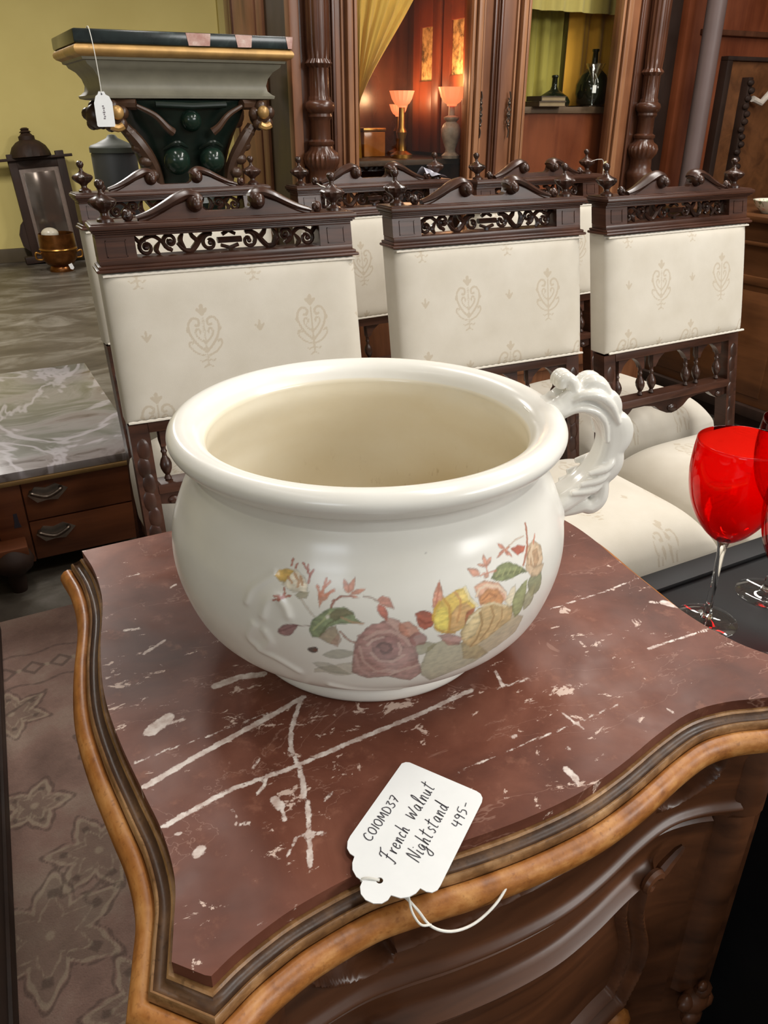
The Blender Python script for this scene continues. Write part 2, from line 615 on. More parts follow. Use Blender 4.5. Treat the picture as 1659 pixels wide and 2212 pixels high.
PRINT = [
('p',(176,168,146),0.55,0,'-112.33,71.15 -114.11,69.73 -114.84,68.28 -115.67,66.8 -117.56,65.77 -119.58,65.04 -121.52,63.48 -124.1,61.59 -126.07,61.77 -127.4,62.38 -128.17,63.37 -131.33,61.87 -131.48,63.61 -131.04,65.82 -129.6,68.43 -127.46,70.91 -125.17,72.56 -123.76,74.84 -121.44,75.74 -119.05,76.74 -117.2,76.07 -115.47,75.35 -114.66,73.95 -113.28,72.74'),
('p',(140,140,118),0.6,0,'-128.51,80.83 -127.37,79.09 -126.21,78.46 -125.05,78.47 -123.89,79.08 -122.74,80.16 -121.59,81.57 -120.46,83.13 -119.35,84.76 -120.47,85.72 -121.6,86.52 -122.72,87.07 -123.84,87.19 -124.98,86.79 -126.12,85.76 -127.29,83.93'),
('p',(150,148,126),0.5,0,'-131.41,71.87 -130.48,68.56 -129.4,66.28 -128.23,64.71 -126.98,63.76 -125.67,63.31 -124.33,63.19 -122.97,63.25 -121.6,63.32 -122.69,66.13 -123.79,68.64 -124.89,70.86 -126.03,72.53 -127.22,73.66 -128.5,74.02 -129.87,73.56'),
('p',(164,158,126),0.75,0,'-104.26,61.33 -102.66,85.38 -98.75,89.53 -93.66,82.18 -88.69,77.17 -82.64,59.74 -87.43,55.42 -94.6,52.62 -99.93,47.6'),
('p',(170,150,105),0.7,0,'-93.66,82.18 -87.18,89.42 -79.69,94.11 -72.21,81.3 -73.22,68 -80.2,62.5 -86.61,58.8 -91.72,64.97'),
('p',(150,146,112),0.75,0,'-107.01,82.44 -105.82,80.18 -104.78,79.24 -103.84,79.18 -102.99,79.9 -102.23,81.25 -101.53,83.04 -100.86,85.11 -100.21,87.24 -101.27,88.29 -102.31,89.22 -103.3,89.83 -104.23,89.9 -105.08,89.4 -105.83,88.1 -106.5,85.98'),
('p',(168,126,120),0.9,0,'-104.77,78.87 -104.58,72.94 -105.77,69.07 -107.25,66.29 -108.7,63.41 -110.41,60.55 -112.64,63.44 -114.69,64.03 -116.54,67.24 -117.65,72.67 -118.96,76.37 -120.39,80.32 -120.67,85.37 -120.1,89.85 -119.69,93.86 -119.73,98.63 -118.33,101.37 -116.7,103.06 -115.04,104.42 -113.19,104.66 -111.49,101.71 -109.39,101.68 -107.86,98.12 -106.41,94.21 -105.62,89.31 -105.52,84.43'),
('p',(168,126,120),0.9,0,'-121.56,65.47 -120.44,92.79 -117.39,104.44 -112.78,109.39 -109.09,103.21 -106.66,90.58 -104.85,75.89 -103.16,60.58 -105.99,53.06 -112.53,60.76 -117.61,59.25'),
('p',(176,134,128),0.9,0,'-118.78,100.27 -116.46,106.44 -113.24,108.13 -111.41,103.74 -114.65,98.66 -117.43,92.88'),
('p',(186,146,136),0.9,0,'-112.77,111.35 -110,108.85 -108.15,102.96 -107.17,93.92 -110.02,99.24 -111.87,103.85'),
('p',(150,108,106),0.8,0,'-116.5,94.34 -113.73,98.53 -110.48,96.42 -108.54,88.1 -109.83,78.12 -113.66,75.36 -116.06,83.01'),
('p',(128,86,84),0.7,0,'-115.12,91.15 -113.27,94 -111.39,90.54 -111.34,83.94 -113.7,82.67'),
('s',(203,170,160),0.75,1.6,'-117.88,95.88 -115.1,100.81 -111.88,101.05 -108.6,95.88 -107.12,89.18'),
('s',(203,170,160),0.75,1.4,'-116.53,84.77 -114.63,77.43 -111.25,75.79 -108.43,81.24'),
('s',(203,170,160),0.75,1.2,'-119.3,89.73 -118.46,77.66 -115.58,67.73 -111.07,64.63 -106.63,68.96'),
('s',(100,64,62),0.75,1.2,'-115.12,89.59 -113.96,92.57 -112.33,91.55 -111.61,87.68 -112.76,84.23 -114.18,86.16'),
('s',(203,170,160),0.75,1.4,'-112.78,109.39 -111.17,105.77 -110.02,100.67'),
('s',(196,160,152),0.75,1.2,'-120.31,82.95 -119.51,69.82 -117.09,62.56'),
('s',(203,170,160),0.75,1.1,'-116.08,65.66 -112.62,68.18 -109.56,65.14'),
('s',(205,176,164),0.75,1.1,'-111.54,62.67 -107.08,67.17 -104.11,69.58'),
('s',(210,180,170),0.75,1.1,'-117.44,91.33 -116.04,95.11 -113.73,96.79'),
('s',(205,170,160),0.75,1.1,'-109.99,91.77 -109.24,86.69 -109.65,81.68'),
('p',(186,126,104),0.85,0,'-104.58,96.8 -105.85,96.48 -106.46,94.66 -107.7,95.65 -108.79,97.54 -109.59,99.87 -109.98,102.35 -110.09,104.67 -109.67,106.54 -108.69,106.86 -107.63,107.41 -106.59,105 -105.61,102.89 -105.07,100.14'),
('p',(150,100,96),0.8,0,'-102.86,91.99 -103.14,89.83 -103.62,87.8 -104.68,87.86 -105.68,88.06 -106.74,89.17 -107.24,91.68 -107.34,93.97 -107.27,96.13 -106.65,97.55 -105.85,98.8 -104.73,98.51 -103.84,96.63 -103.13,94.46'),
('p',(170,118,110),0.8,0,'-100.36,93.69 -97.3,93.28 -93.36,87.01 -94.13,80.83 -97.49,83.61'),
('p',(172,78,50),0.95,0,'-105.99,111.64 -104.29,113.34 -102.13,111.47 -100.94,106.92 -101.68,101.07 -103.86,99.24 -105.31,103.37'),
('s',(120,50,32),0.6,0.89,'-105.06,107.34 -103.39,103.95 -101.92,104.64'),
('p',(216,152,126),0.95,0,'-101.15,110.99 -100.15,112.79 -99.48,114.85 -99.04,117.08 -98.81,119.42 -98.77,121.87 -98.87,124.4 -99.06,126.96 -99.31,129.54 -99.86,127.57 -100.39,125.61 -100.88,123.6 -101.27,121.46 -101.53,119.14 -101.65,116.73 -101.55,114.01'),
('s',(190,110,84),0.7,0.71,'-101.14,111.65 -100.21,120.65 -99.49,127.91'),
('p',(226,194,96),0.97,0,'-101.68,105.93 -101.12,113.58 -98.75,118.75 -95.52,122 -92.78,122.62 -91.43,115.84 -89.88,108.07 -92.13,104.23 -93.09,94.74 -96.24,92.52 -99.38,94.65 -101.17,98.6'),
('p',(238,212,130),0.9,0,'-96.18,118.7 -93.37,122.01 -91.88,118.67 -91.79,112.15 -94.17,115.01'),
('p',(212,170,118),0.9,0,'-97.42,106.38 -95.3,111.82 -92.6,112.71 -90.46,105.74 -92.61,97.38 -95.72,92.91 -97.34,94.85'),
('p',(240,226,110),0.6,0,'-101.43,104.4 -100.4,111.98 -98.37,113.54 -97.42,106.38 -97.89,96.71 -99.91,96.45'),
('s',(200,150,70),0.8,1.1,'-98.75,118.75 -97.35,112.98 -97.17,103.46 -97.58,94.21'),
('s',(206,152,96),0.8,1.1,'-95.57,120.82 -94.17,115.01 -94.55,108.68 -95.34,100.85'),
('s',(245,232,190),0.8,1.2,'-92.8,122.26 -91.73,114.73 -89.61,107.88'),
('s',(190,146,70),0.8,0.89,'-101.19,100.1 -98.87,95.07 -95.71,92.43'),
('s',(214,170,60),0.8,1.1,'-99.82,116.83 -101.14,112.31 -101.63,105.88'),
('p',(172,78,50),0.75,0,'-92.67,106 -90.18,107.63 -91.02,101.96 -93.09,94.74 -93.2,100.74'),
('p',(218,168,140),0.95,0,'-90.33,121.37 -87.01,122.81 -82.95,118.52 -80.58,111.09 -79.94,103.39 -83.93,105.85 -88.74,107.17 -89.48,114.46'),
('p',(206,146,96),0.95,0,'-88.92,114.05 -86.15,117.19 -83.13,114.06 -81.31,106.19 -82.55,98.69 -87,105.76 -89.02,108.76'),
('s',(240,214,188),0.9,1.2,'-89.77,114.69 -88.73,119.07 -86.63,119.46'),
('s',(240,214,188),0.9,1.2,'-86.63,119.46 -83.07,116 -80.61,109.03 -80.3,103.77'),
('s',(170,110,70),0.7,0.89,'-88.13,110.81 -85.97,113.78 -83.87,109.95'),
('p',(206,176,126),0.97,0,'-94.34,91.06 -92.13,102.83 -89.9,105.31 -86.38,108.01 -81.96,102.52 -77.65,96.44 -77.95,85.52 -81.6,83.19 -85.11,78.59 -89.65,74.52 -93.07,81.6'),
('p',(224,204,158),0.85,0,'-94.07,90.86 -91.85,101.91 -89.04,105.33 -88.36,96.79 -89.9,85.48 -92.59,82.91'),
('s',(170,136,88),0.8,1.1,'-89.05,104.65 -87.97,93.38 -89.02,81.14 -90.39,76.25'),
('s',(176,140,92),0.8,1.1,'-85.78,106.08 -84.39,96.02 -85.76,86.28 -87.7,79.73'),
('s',(182,146,98),0.8,0.89,'-81.94,101.04 -81.59,91.5 -83.66,83.92'),
('s',(236,218,180),0.8,1.1,'-88.16,106.7 -84.54,105.68 -80.58,99.64'),
('s',(240,226,190),0.8,1.1,'-92.61,97.38 -91.02,101.96 -88.76,104.41'),
('p',(132,140,92),0.97,0,'-84.88,122.52 -83.37,119.87 -81.87,118.46 -80.33,117.62 -78.77,117.22 -77.17,117.02 -75.53,116.91 -73.81,116.69 -71.99,116.33 -73.97,120.61 -75.72,124.13 -77.39,126.82 -79.01,128.5 -80.56,128.98 -82.08,128.26 -83.53,126.22'),
('s',(104,108,74),0.7,1.1,'-84.57,122.56 -79.28,121.84 -72.4,116.46'),
('s',(170,172,120),0.7,0.71,'-83.29,122.58 -81.66,125.63'),
('s',(170,172,120),0.7,0.71,'-81.37,121.66 -79.83,124.67'),
('s',(170,172,120),0.7,0.71,'-79.39,120.67 -77.96,123.64'),
('s',(170,172,120),0.7,0.71,'-77.32,119.49 -75.98,122.41'),
('s',(170,172,120),0.7,0.71,'-75.15,118.13 -73.9,121.01'),
('p',(232,218,188),0.9,0,'-80.98,103.01 -78.84,110.8 -77,111.77 -77.1,103.33 -79.1,96.54'),
('p',(150,154,104),0.95,0,'-76.4,85.23 -74.91,86.8 -74.05,89.5 -73.49,92.73 -73.13,96.26 -72.91,100.01 -72.71,103.74 -72.5,107.43 -72.26,111.02 -73.95,109.85 -75.47,108.42 -76.73,106.54 -77.68,104.16 -78.21,101.04 -78.3,97.14 -77.82,92.1'),
('p',(128,130,90),0.9,0,'-70.27,95.28 -68.12,94.63 -66.75,95.38 -65.91,97.06 -65.48,99.48 -65.35,102.39 -65.38,105.57 -65.49,108.86 -65.53,112.01 -67.48,112.17 -69.17,111.92 -70.57,111.22 -71.61,109.94 -72.21,107.93 -72.27,104.99 -71.77,101.05'),
('p',(150,146,110),0.85,0,'-73.04,87.55 -71.42,87.5 -70.31,88.47 -69.57,90.18 -69.11,92.43 -68.91,95.14 -68.82,98.08 -68.79,101.1 -68.74,104.09 -70.03,103.44 -71.2,102.58 -72.24,101.49 -73.07,100.03 -73.64,98.06 -73.91,95.5 -73.82,92.23'),
('p',(206,178,146),0.95,0,'-72.68,118.38 -70.43,130.53 -66.65,132.19 -63.77,125.4 -64.15,116.17 -66.7,109.03 -70.52,110.54'),
('p',(182,146,112),0.8,0,'-70.86,119.23 -68.84,126.48 -65.87,126.2 -66.12,118.36 -68.5,113.97'),
('s',(224,200,170),0.8,1.1,'-66.88,131.1 -69.07,125.41 -69.18,117.5'),
('s',(120,88,66),0.6,0.71,'-71.25,119.63 -70.85,125.8 -68.82,129.05'),
('p',(196,170,140),0.9,0,'-70.52,110.54 -68.97,108.82 -67.74,108.01 -66.69,107.76 -65.87,108.1 -65.23,108.94 -64.69,110.07 -64.24,111.44 -63.82,112.91 -65.21,113.94 -66.55,114.84 -67.69,115.36 -68.71,115.56 -69.51,115.23 -70.14,114.43 -70.49,112.93'),
('s',(176,110,84),0.95,1.2,'-73.19,121.52 -69.83,131.27 -67.85,143.38'),
('s',(205,130,104),0.9,0.89,'-67.11,130.02 -65.36,134.21'),
('p',(190,90,62),0.95,0,'-76.68,134.81 -73.61,134.8 -70.66,131.76 -72.1,128.87 -74.57,129.13'),
('p',(205,130,104),0.9,0,'-78.55,136.01 -78.53,136.99 -78.65,137.82 -78.85,138.55 -79.1,139.14 -79.46,139.71 -79.84,140.2 -80.25,140.64 -80.66,141.06 -80.57,140.26 -80.46,139.49 -80.34,138.77 -80.14,138.04 -79.89,137.41 -79.55,136.83 -79.12,136.35'),
('p',(205,130,104),0.9,0,'-78.55,136.01 -78.81,135.47 -78.91,134.9 -78.93,134.34 -78.85,133.74 -78.73,133.19 -78.54,132.59 -78.33,132 -78.11,131.42 -78.01,132.01 -77.88,132.53 -77.83,133.13 -77.81,133.7 -77.84,134.26 -77.98,134.86 -78.2,135.44'),
('p',(205,130,104),0.9,0,'-78.55,136.01 -79.19,136.24 -79.72,136.16 -80.2,135.93 -80.63,135.57 -81.02,135.08 -81.37,134.49 -81.69,133.81 -82,133.12 -81.48,133.18 -80.98,133.3 -80.47,133.41 -79.99,133.63 -79.55,133.98 -79.16,134.47 -78.81,135.11'),
('p',(205,130,104),0.9,0,'-78.55,136.01 -78.2,135.54 -77.91,135.34 -77.58,135.2 -77.32,135.25 -77.05,135.39 -76.78,135.58 -76.52,135.82 -76.25,136.07 -76.57,136.32 -76.89,136.56 -77.22,136.77 -77.51,136.87 -77.81,136.88 -78.07,136.75 -78.34,136.52'),
('p',(205,130,104),0.9,0,'-78.55,136.01 -78.52,135.04 -78.4,134.18 -78.18,133.31 -77.93,132.53 -77.63,131.77 -77.27,131.01 -76.88,130.24 -76.5,129.53 -76.61,130.41 -76.76,131.32 -76.92,132.2 -77.13,133.07 -77.37,133.87 -77.67,134.64 -78.08,135.4'),
('s',(190,150,120),0.7,0.53,'-78.55,136.01 -73.8,138.42 -70.42,137.48'),
('p',(214,150,124),0.9,0,'-85.73,130.36 -85.38,131.32 -85.21,132.33 -85.16,133.39 -85.2,134.44 -85.32,135.5 -85.5,136.57 -85.71,137.63 -85.94,138.67 -86.14,137.69 -86.3,136.68 -86.43,135.69 -86.48,134.63 -86.46,133.57 -86.34,132.51 -86.13,131.46'),
('p',(214,150,124),0.9,0,'-85.73,130.36 -85.16,130.48 -84.73,130.85 -84.38,131.35 -84.13,132 -83.93,132.76 -83.76,133.56 -83.65,134.48 -83.53,135.37 -83.99,135.04 -84.44,134.7 -84.83,134.24 -85.18,133.75 -85.47,133.15 -85.67,132.4 -85.76,131.48'),
('p',(214,150,124),0.9,0,'-85.73,130.36 -85.92,131.34 -86.17,132.05 -86.47,132.59 -86.83,133.03 -87.21,133.34 -87.62,133.56 -88.02,133.67 -88.45,133.8 -88.19,133.08 -87.93,132.38 -87.66,131.73 -87.36,131.18 -87.02,130.71 -86.66,130.44 -86.21,130.24'),
('p',(214,150,124),0.9,0,'-87.93,126.46 -87.98,128.21 -88.21,129.51 -88.59,130.58 -89.04,131.33 -89.58,131.9 -90.19,132.34 -90.83,132.63 -91.47,132.87 -91.26,131.6 -91.01,130.32 -90.73,129.15 -90.37,128.1 -89.95,127.29 -89.42,126.7 -88.78,126.38'),
('s',(205,130,104),0.8,0.71,'-85.73,130.36 -85.76,126.79 -87.93,126.46'),
('s',(205,130,104),0.8,0.71,'-85.76,126.79 -82.96,126'),
('p',(214,150,124),0.85,0,'-86.94,124.01 -86.46,123.63 -86.11,123.59 -85.86,123.76 -85.66,124.08 -85.54,124.58 -85.45,125.15 -85.39,125.81 -85.36,126.54 -85.71,126.59 -86.06,126.63 -86.36,126.57 -86.62,126.41 -86.83,126.11 -86.97,125.67 -87.02,125'),
('s',(150,80,60),0.9,0.89,'-125.92,116.55 -125.26,121.46 -123.4,123.84 -120.59,124.09'),
('p',(212,146,122),0.92,0,'-121.77,125.95 -121.55,127.32 -121.5,128.57 -121.58,129.68 -121.76,130.72 -122.03,131.64 -122.37,132.47 -122.75,133.28 -123.15,134.12 -123.2,132.86 -123.23,131.67 -123.22,130.51 -123.14,129.39 -122.98,128.39 -122.72,127.4 -122.33,126.61'),
('p',(212,146,122),0.92,0,'-121.77,125.95 -121.17,126.7 -120.76,127.64 -120.47,128.63 -120.3,129.79 -120.21,130.97 -120.19,132.27 -120.22,133.56 -120.27,134.87 -120.69,133.99 -121.11,133.05 -121.47,132.11 -121.76,131.07 -121.96,129.99 -122.05,128.76 -122.01,127.42'),
('p',(212,146,122),0.92,0,'-121.3,125.62 -120.71,125.31 -120.18,125.32 -119.69,125.54 -119.23,125.99 -118.79,126.59 -118.36,127.31 -117.95,128.04 -117.54,128.86 -118.08,128.92 -118.61,128.94 -119.13,128.84 -119.63,128.64 -120.1,128.23 -120.54,127.64 -120.95,126.84'),
('p',(212,146,122),0.92,0,'-121.53,124.49 -121.26,123.95 -120.98,123.64 -120.69,123.45 -120.39,123.42 -120.1,123.41 -119.8,123.52 -119.49,123.67 -119.19,123.84 -119.46,124.15 -119.74,124.45 -120.03,124.76 -120.31,124.96 -120.61,125.02 -120.9,125.03 -121.21,124.88'),
('p',(206,140,122),0.92,0,'-115,122.02 -113.82,124.44 -112.19,123.42 -111.31,119.22 -110.88,115.71 -112.72,117.63 -114.33,119.61'),
('p',(196,110,92),0.95,0,'-114.79,119.67 -115.02,117.64 -115,115.94 -114.83,114.35 -114.54,112.95 -114.15,111.65 -113.69,110.42 -113.2,109.24 -112.69,108.07 -112.58,110.08 -112.5,112 -112.5,113.84 -112.61,115.44 -112.87,116.88 -113.29,118.07 -113.91,119.07'),
('s',(150,120,104),0.7,0.71,'-118.25,124.4 -116.39,123.44 -115.01,121.42'),
('p',(130,146,104),0.95,0,'-131.44,100.26 -130.42,107.53 -128.51,112.09 -126.16,116.51 -122.89,117.67 -120.57,114.8 -120.12,111.01 -118.29,107.16 -121.05,107.02 -124.75,105.78 -126.64,103.31 -128.62,95.48 -130.56,94.72'),
('p',(112,96,70),0.7,0,'-127.09,111.19 -124.75,116.17 -121.96,116.57 -120.34,113.53 -121.96,112.15 -124.75,108.47'),
('p',(158,140,112),0.85,0,'-129.1,95.3 -126.64,103.31 -124.76,105.13 -123.88,98.24 -124.44,90.58 -126.78,91.54'),
('p',(178,146,130),0.7,0,'-126.31,91.67 -124.33,99.6 -123.44,95.4 -124.46,88.96'),
('s',(180,188,140),0.8,0.89,'-130.22,100.73 -128.03,107 -126.15,114'),
('s',(104,108,74),0.7,0.71,'-128.6,96.97 -126.62,106.05 -121.96,113.41'),
('s',(190,150,120),0.8,0.89,'-123.35,110.66 -120.59,107.7 -118.29,107.16'),
('p',(240,236,222),0.9,0,'-126.24,110.78 -126.27,110.25 -126.36,109.82 -126.5,109.43 -126.66,109.26 -126.84,109.22 -127.02,109.31 -127.15,109.62 -127.24,110.01 -127.28,110.49 -127.24,111.03 -127.15,111.45 -127.02,111.79 -126.85,112.01 -126.67,112.05 -126.49,111.96 -126.36,111.65 -126.27,111.26'),
('s',(170,130,116),0.85,0.89,'-123.85,101.1 -122.04,95.64 -120.21,92.77'),
('p',(156,110,110),0.95,0,'-139.71,93.31 -138.67,92.07 -137.76,91.86 -136.95,92.37 -136.2,93.63 -135.52,95.49 -134.93,97.7 -134.38,100.18 -133.87,102.65 -134.67,102.53 -135.48,102.28 -136.28,101.86 -137.06,101.21 -137.8,100.19 -138.49,98.71 -139.13,96.57'),
('s',(120,74,78),0.6,0.71,'-139.13,94.52 -134.12,102.11'),
('s',(150,120,110),0.7,0.53,'-133.87,102.24 -131.17,103.15'),
('p',(236,226,206),0.95,0,'-138.57,126.45 -137.65,133.65 -135.15,136.62 -132.91,133.13 -131.7,127.94 -132.06,123.81 -135.56,123.12'),
('p',(226,184,92),0.95,0,'-140.66,131.18 -139.89,134.73 -137.26,136.29 -135.62,135.57 -137.01,131.65 -137.85,127.92 -139.45,127.78'),
('s',(196,140,90),0.8,1.1,'-135.55,133.89 -134.33,130.42 -134.43,127.01'),
('s',(196,140,90),0.8,1.1,'-133.93,132.79 -133.23,128.54'),
('s',(196,140,90),0.8,1.1,'-137.25,131.58 -136.06,128.66'),
('p',(160,150,116),0.75,0,'-134.99,121.6 -133.58,124.46 -131.34,124.64 -131.99,120.89 -133.93,119.62'),
('s',(178,92,72),0.9,0.89,'-131.78,130.15 -131.7,134.62 -133.54,140.63'),
('s',(178,92,72),0.9,0.89,'-131.66,133.51 -130.81,137.6'),
('s',(178,92,72),0.9,0.89,'-132.02,136.16 -132.29,139.93'),
('s',(178,92,72),0.9,0.89,'-140.32,116.54 -138.01,119 -136.23,120.47'),
('s',(178,92,72),0.9,0.89,'-140.12,119.16 -137.77,119.73'),
('s',(178,92,72),0.9,0.89,'-139,116.63 -137.57,121.63 -137.95,124.4'),
('s',(178,92,72),0.9,0.89,'-136.59,138.53 -136.44,141.86'),
('s',(178,92,72),0.9,0.89,'-135.44,137.32 -135.17,139.56'),
('p',(214,146,120),0.92,0,'-128.76,115.84 -129.21,123.5 -128.25,127.72 -127.21,124.54 -126.05,126.51 -126.7,122.36 -128.08,119.71'),
('s',(208,130,100),0.9,1.1,'-128.19,125.47 -127.32,133.46'),
('s',(208,130,100),0.9,1.1,'-127.55,128.97 -126.41,131.98'),
('s',(208,130,100),0.9,1.1,'-128.63,123.05 -129.51,129.08'),
('s',(208,130,100),0.9,1.1,'-127.2,123.99 -125.35,127.16'),
('s',(190,176,160),0.6,0.89,'-133.46,120.38 -131.4,113.74 -129.93,109.73'),
('p',(72,48,38),0.95,0,'-129.58,84.67 -129.65,83.2 -130.2,81.92 -131.06,81.37 -131.8,82.23 -132.18,83.96 -131.73,85.76 -131.04,86.58 -130.5,87.09 -129.77,87.39 -129.43,86.08'),
('p',(120,60,40),0.8,0,'-129.61,84.72 -129.65,84.31 -129.75,83.88 -129.89,83.56 -130.06,83.32 -130.23,83.29 -130.39,83.33 -130.51,83.55 -130.59,83.89 -130.6,84.31 -130.56,84.71 -130.46,85.08 -130.32,85.46 -130.15,85.64 -129.98,85.73 -129.82,85.69 -129.7,85.47 -129.62,85.13'),
('p',(90,80,80),0.5,0,'-101.73,145.95 -101.75,145.81 -101.8,145.68 -101.87,145.59 -101.96,145.58 -102.06,145.63 -102.13,145.67 -102.2,145.81 -102.23,145.93 -102.24,146.07 -102.21,146.21 -102.16,146.34 -102.08,146.38 -102,146.44 -101.91,146.39 -101.83,146.35 -101.76,146.21 -101.73,146.09')]

# ---------------------------------------------------------------- the room
def struct(mb, name, mat):
    return tag(mb.build(name, mat), kind='structure')


X0, X1, Y0, Y1, ZH = -4.2, 6.2, -4.0, 8.2, 3.05
struct(MB().box(X0, X1, Y0, Y1, -0.1, 0.0), 'floor', M['concrete'])
struct(MB().box(X0, X1, Y1, Y1 + 0.1, 0, ZH), 'wall_back', M['wall'])
struct(MB().box(X1, X1 + 0.1, Y0, Y1, 0, ZH), 'wall_right', plain('brown painted wall', (112, 78, 58), 0.7, 0.06, 3))
struct(MB().box(X0 - 0.1, X0, Y0, Y1, 0, ZH), 'wall_left', M['wall'])
struct(MB().box(X0, X1, Y0, Y1, ZH, ZH + 0.1), 'ceiling', plain('white ceiling tile', (226, 222, 212), 0.8, 0.04, 5))
trim = struct(MB().box(2.63, 2.78, 8.17, 8.21, 0, ZH, 0.008), 'trim_1', plain('olive painted pilaster', (176, 160, 92), 0.6, 0.04, 6))
struct(MB().box(X0, X1, 8.175, 8.21, 0, 0.12, 0.006), 'baseboard_back', plain('dark skirting', (84, 72, 52), 0.6, 0.1, 6))


# ---------------------------------------------------------------- nightstand
ZT = 0.863
left = cr([(.053, .733), (.057, .687), (.054, .631), (.040, .562), (.032, .503), (.032, .448), (.036, .394), (.039, .356), (.037, .321), (.029, .293), (.023, .274)], 6)
front = cr([(.038, .257), (.052, .263), (.068, .268), (.091, .273), (.129, .276), (.158, .273), (.194, .267), (.236, .263), (.280, .263), (.321, .269), (.366, .279), (.402, .284), (.432, .280), (.458, .271), (.480, .264), (.502, .258)], 5)
right = cr([(.519, .274), (.512, .296), (.500, .325), (.495, .360), (.496, .395), (.501, .432), (.506, .470), (.514, .520), (.515, .560), (.508, .610), (.500, .660), (.498, .700), (.503, .733)], 6)
OUTL = left + front + right          # runs left side, front, right side


def offset_path(path, o):
    """offset to the outside of the top (anticlockwise path)"""
    out = []
    n = len(path)
    for i in range(n):
        ns = []
        for a, b in ((i - 1, i), (i, i + 1)):
            if a < 0 or b >= n: continue
            dx, dy = path[b][0] - path[a][0], path[b][1] - path[a][1]
            L = math.hypot(dx, dy)
            ns.append((dy / L, -dx / L))
        nx, ny = sum(k[0] for k in ns) / len(ns), sum(k[1] for k in ns) / len(ns)
        s = o / max(0.45, nx * nx + ny * ny)
        out.append((path[i][0] + nx * s, path[i][1] + ny * s))
    return out


def sweep(path, prof, z0):
    A = []
    for (o, z) in prof:
        A.append([(x, y, z0 + z) for x, y in offset_path(path, o)])
    return A


ns = thing('nightstand', 'walnut nightstand with red marble top and serpentine golden moulding', 'nightstand', (0.27, 0.5, 0))


def nloc(mb):
    mb.v = [(x - 0.27, y - 0.5, z) for x, y, z in mb.v]
    return mb


# marble slab: a fine grid clipped to the outline, so that the veins have an attribute to live in
poly = OUTL
gx = np.arange(0.018, 0.524, 0.0022)
XC = []
rows = []
mb = MB()
NV, NU = 200, 190
ylist = np.linspace(0, 1, NV)


def span(path):
    """for each u on the front path and the straight back edge: a column of points"""
    return path


# columns run from the front boundary (chamfers and front) to the back edge; rows blend the side curves
top = []
Lx = lambda y: np.interp(-y, [-p[1] for p in left], [p[0] for p in left])
Rx = lambda y: np.interp(y, [p[1] for p in right], [p[0] for p in right])
fr_full = [left[-1]] + front + [right[0]]
fy = lambda x: np.interp(x, [p[0] for p in fr_full], [p[1] for p in fr_full])
for j in range(NV + 1):
    s = j / NV
    row = []
    for i in range(NU + 1):
        u = i / NU
        xf = .023 + (.519 - .023) * u
        yf = float(fy(xf))
        y = yf + (.733 - yf) * s
        yl = .274 + (.733 - .274) * s
        xl, xr = float(Lx(yl)), float(Rx(yl))
        x = xl + (xr - xl) * u
        row.append((x, y, ZT))
    top.append(row)
mb.grid(top)
b = len(mb.v)
# edge strip down to the moulding
ring = [top[j][0] for j in range(NV, -1, -1)] + top[0][1:] + [top[j][NU] for j in range(1, NV + 1)] + [top[NV][i] for i in range(NU - 1, 0, -1)]
rim1 = [(x, y, ZT - 0.0012) for x, y, z in ring]
rim2 = [(x, y, ZT - 0.018) for x, y, z in ring]
for k, rr in enumerate((ring, rim1, rim2)):
    mb.v += rr
n = len(ring)
for k in range(2):
    for i in range(n):
        a0 = b + k * n + i
        a1 = b + k * n + (i + 1) % n
        mb.f.append((a0, a0 + n, a1 + n, a1))
VX = np.array([p[0] for p in mb.v])
VY = np.array([p[1] for p in mb.v])
nloc(mb)
slab = mb.build('marble_top', M['red_marble'], ns, 30)
sd = np.full(VX.shape, 1.0)
for w, s in VEINS:
    pts = [tuple(float(q) / 1000 for q in p.split(',')) for p in s.split()]
    sd = np.minimum(sd, seg_dist(VX, VY, pts) - w / 1000)
set_attr(slab, 'vein', sd)
slab['label'] = 'polished red-brown marble slab with white veins'

step_prof = [(-.004, -.0165), (-.002, -.0098), (.0004, -.0086), (.0024, -.0082), (.0036, -.0094)]
cove_prof = [(.0036, -.0094), (.0044, -.0118), (.0064, -.0134), (.0084, -.0136), (.0098, -.0126), (.0104, -.0114)]
lip_prof = [(.0104, -.0114), (.0116, -.0109), (.0126, -.0120), (.0132, -.0160), (.0126, -.0190)]
bead_prof = [(.0125, -.019), (.0140, -.0168), (.0168, -.0160), (.0205, -.0172), (.0238, -.0205), (.0250, -.0250), (.0240, -.0300), (.0205, -.0335), (.0150, -.0350), (.0080, -.0352), (.0045, -.0380), (.0015, -.0430), (-.004, -.0450)]
for nm, pr, mt, lb in (('inner_fillet', step_prof, M['stand_fillet'], 'worn golden fillet around the marble'), ('cove_moulding', cove_prof, M['stand_step'], 'dark brown hollow moulding'), ('outer_lip', lip_prof, M['stand_fillet'], 'worn golden lip'), ('edge_bead', bead_prof, M['stand_edge'], 'golden rounded edge bead')):
    A = sweep(OUTL, pr, ZT)
    m_ = MB().grid(A)
    nn = len(OUTL)
    for e in (0, nn - 1):           # close the cut ends
        m_.f.append(tuple(k * nn + e for k in range(len(pr))))
    nloc(m_)
    m_.build(nm, mt, ns, 50)['label'] = lb

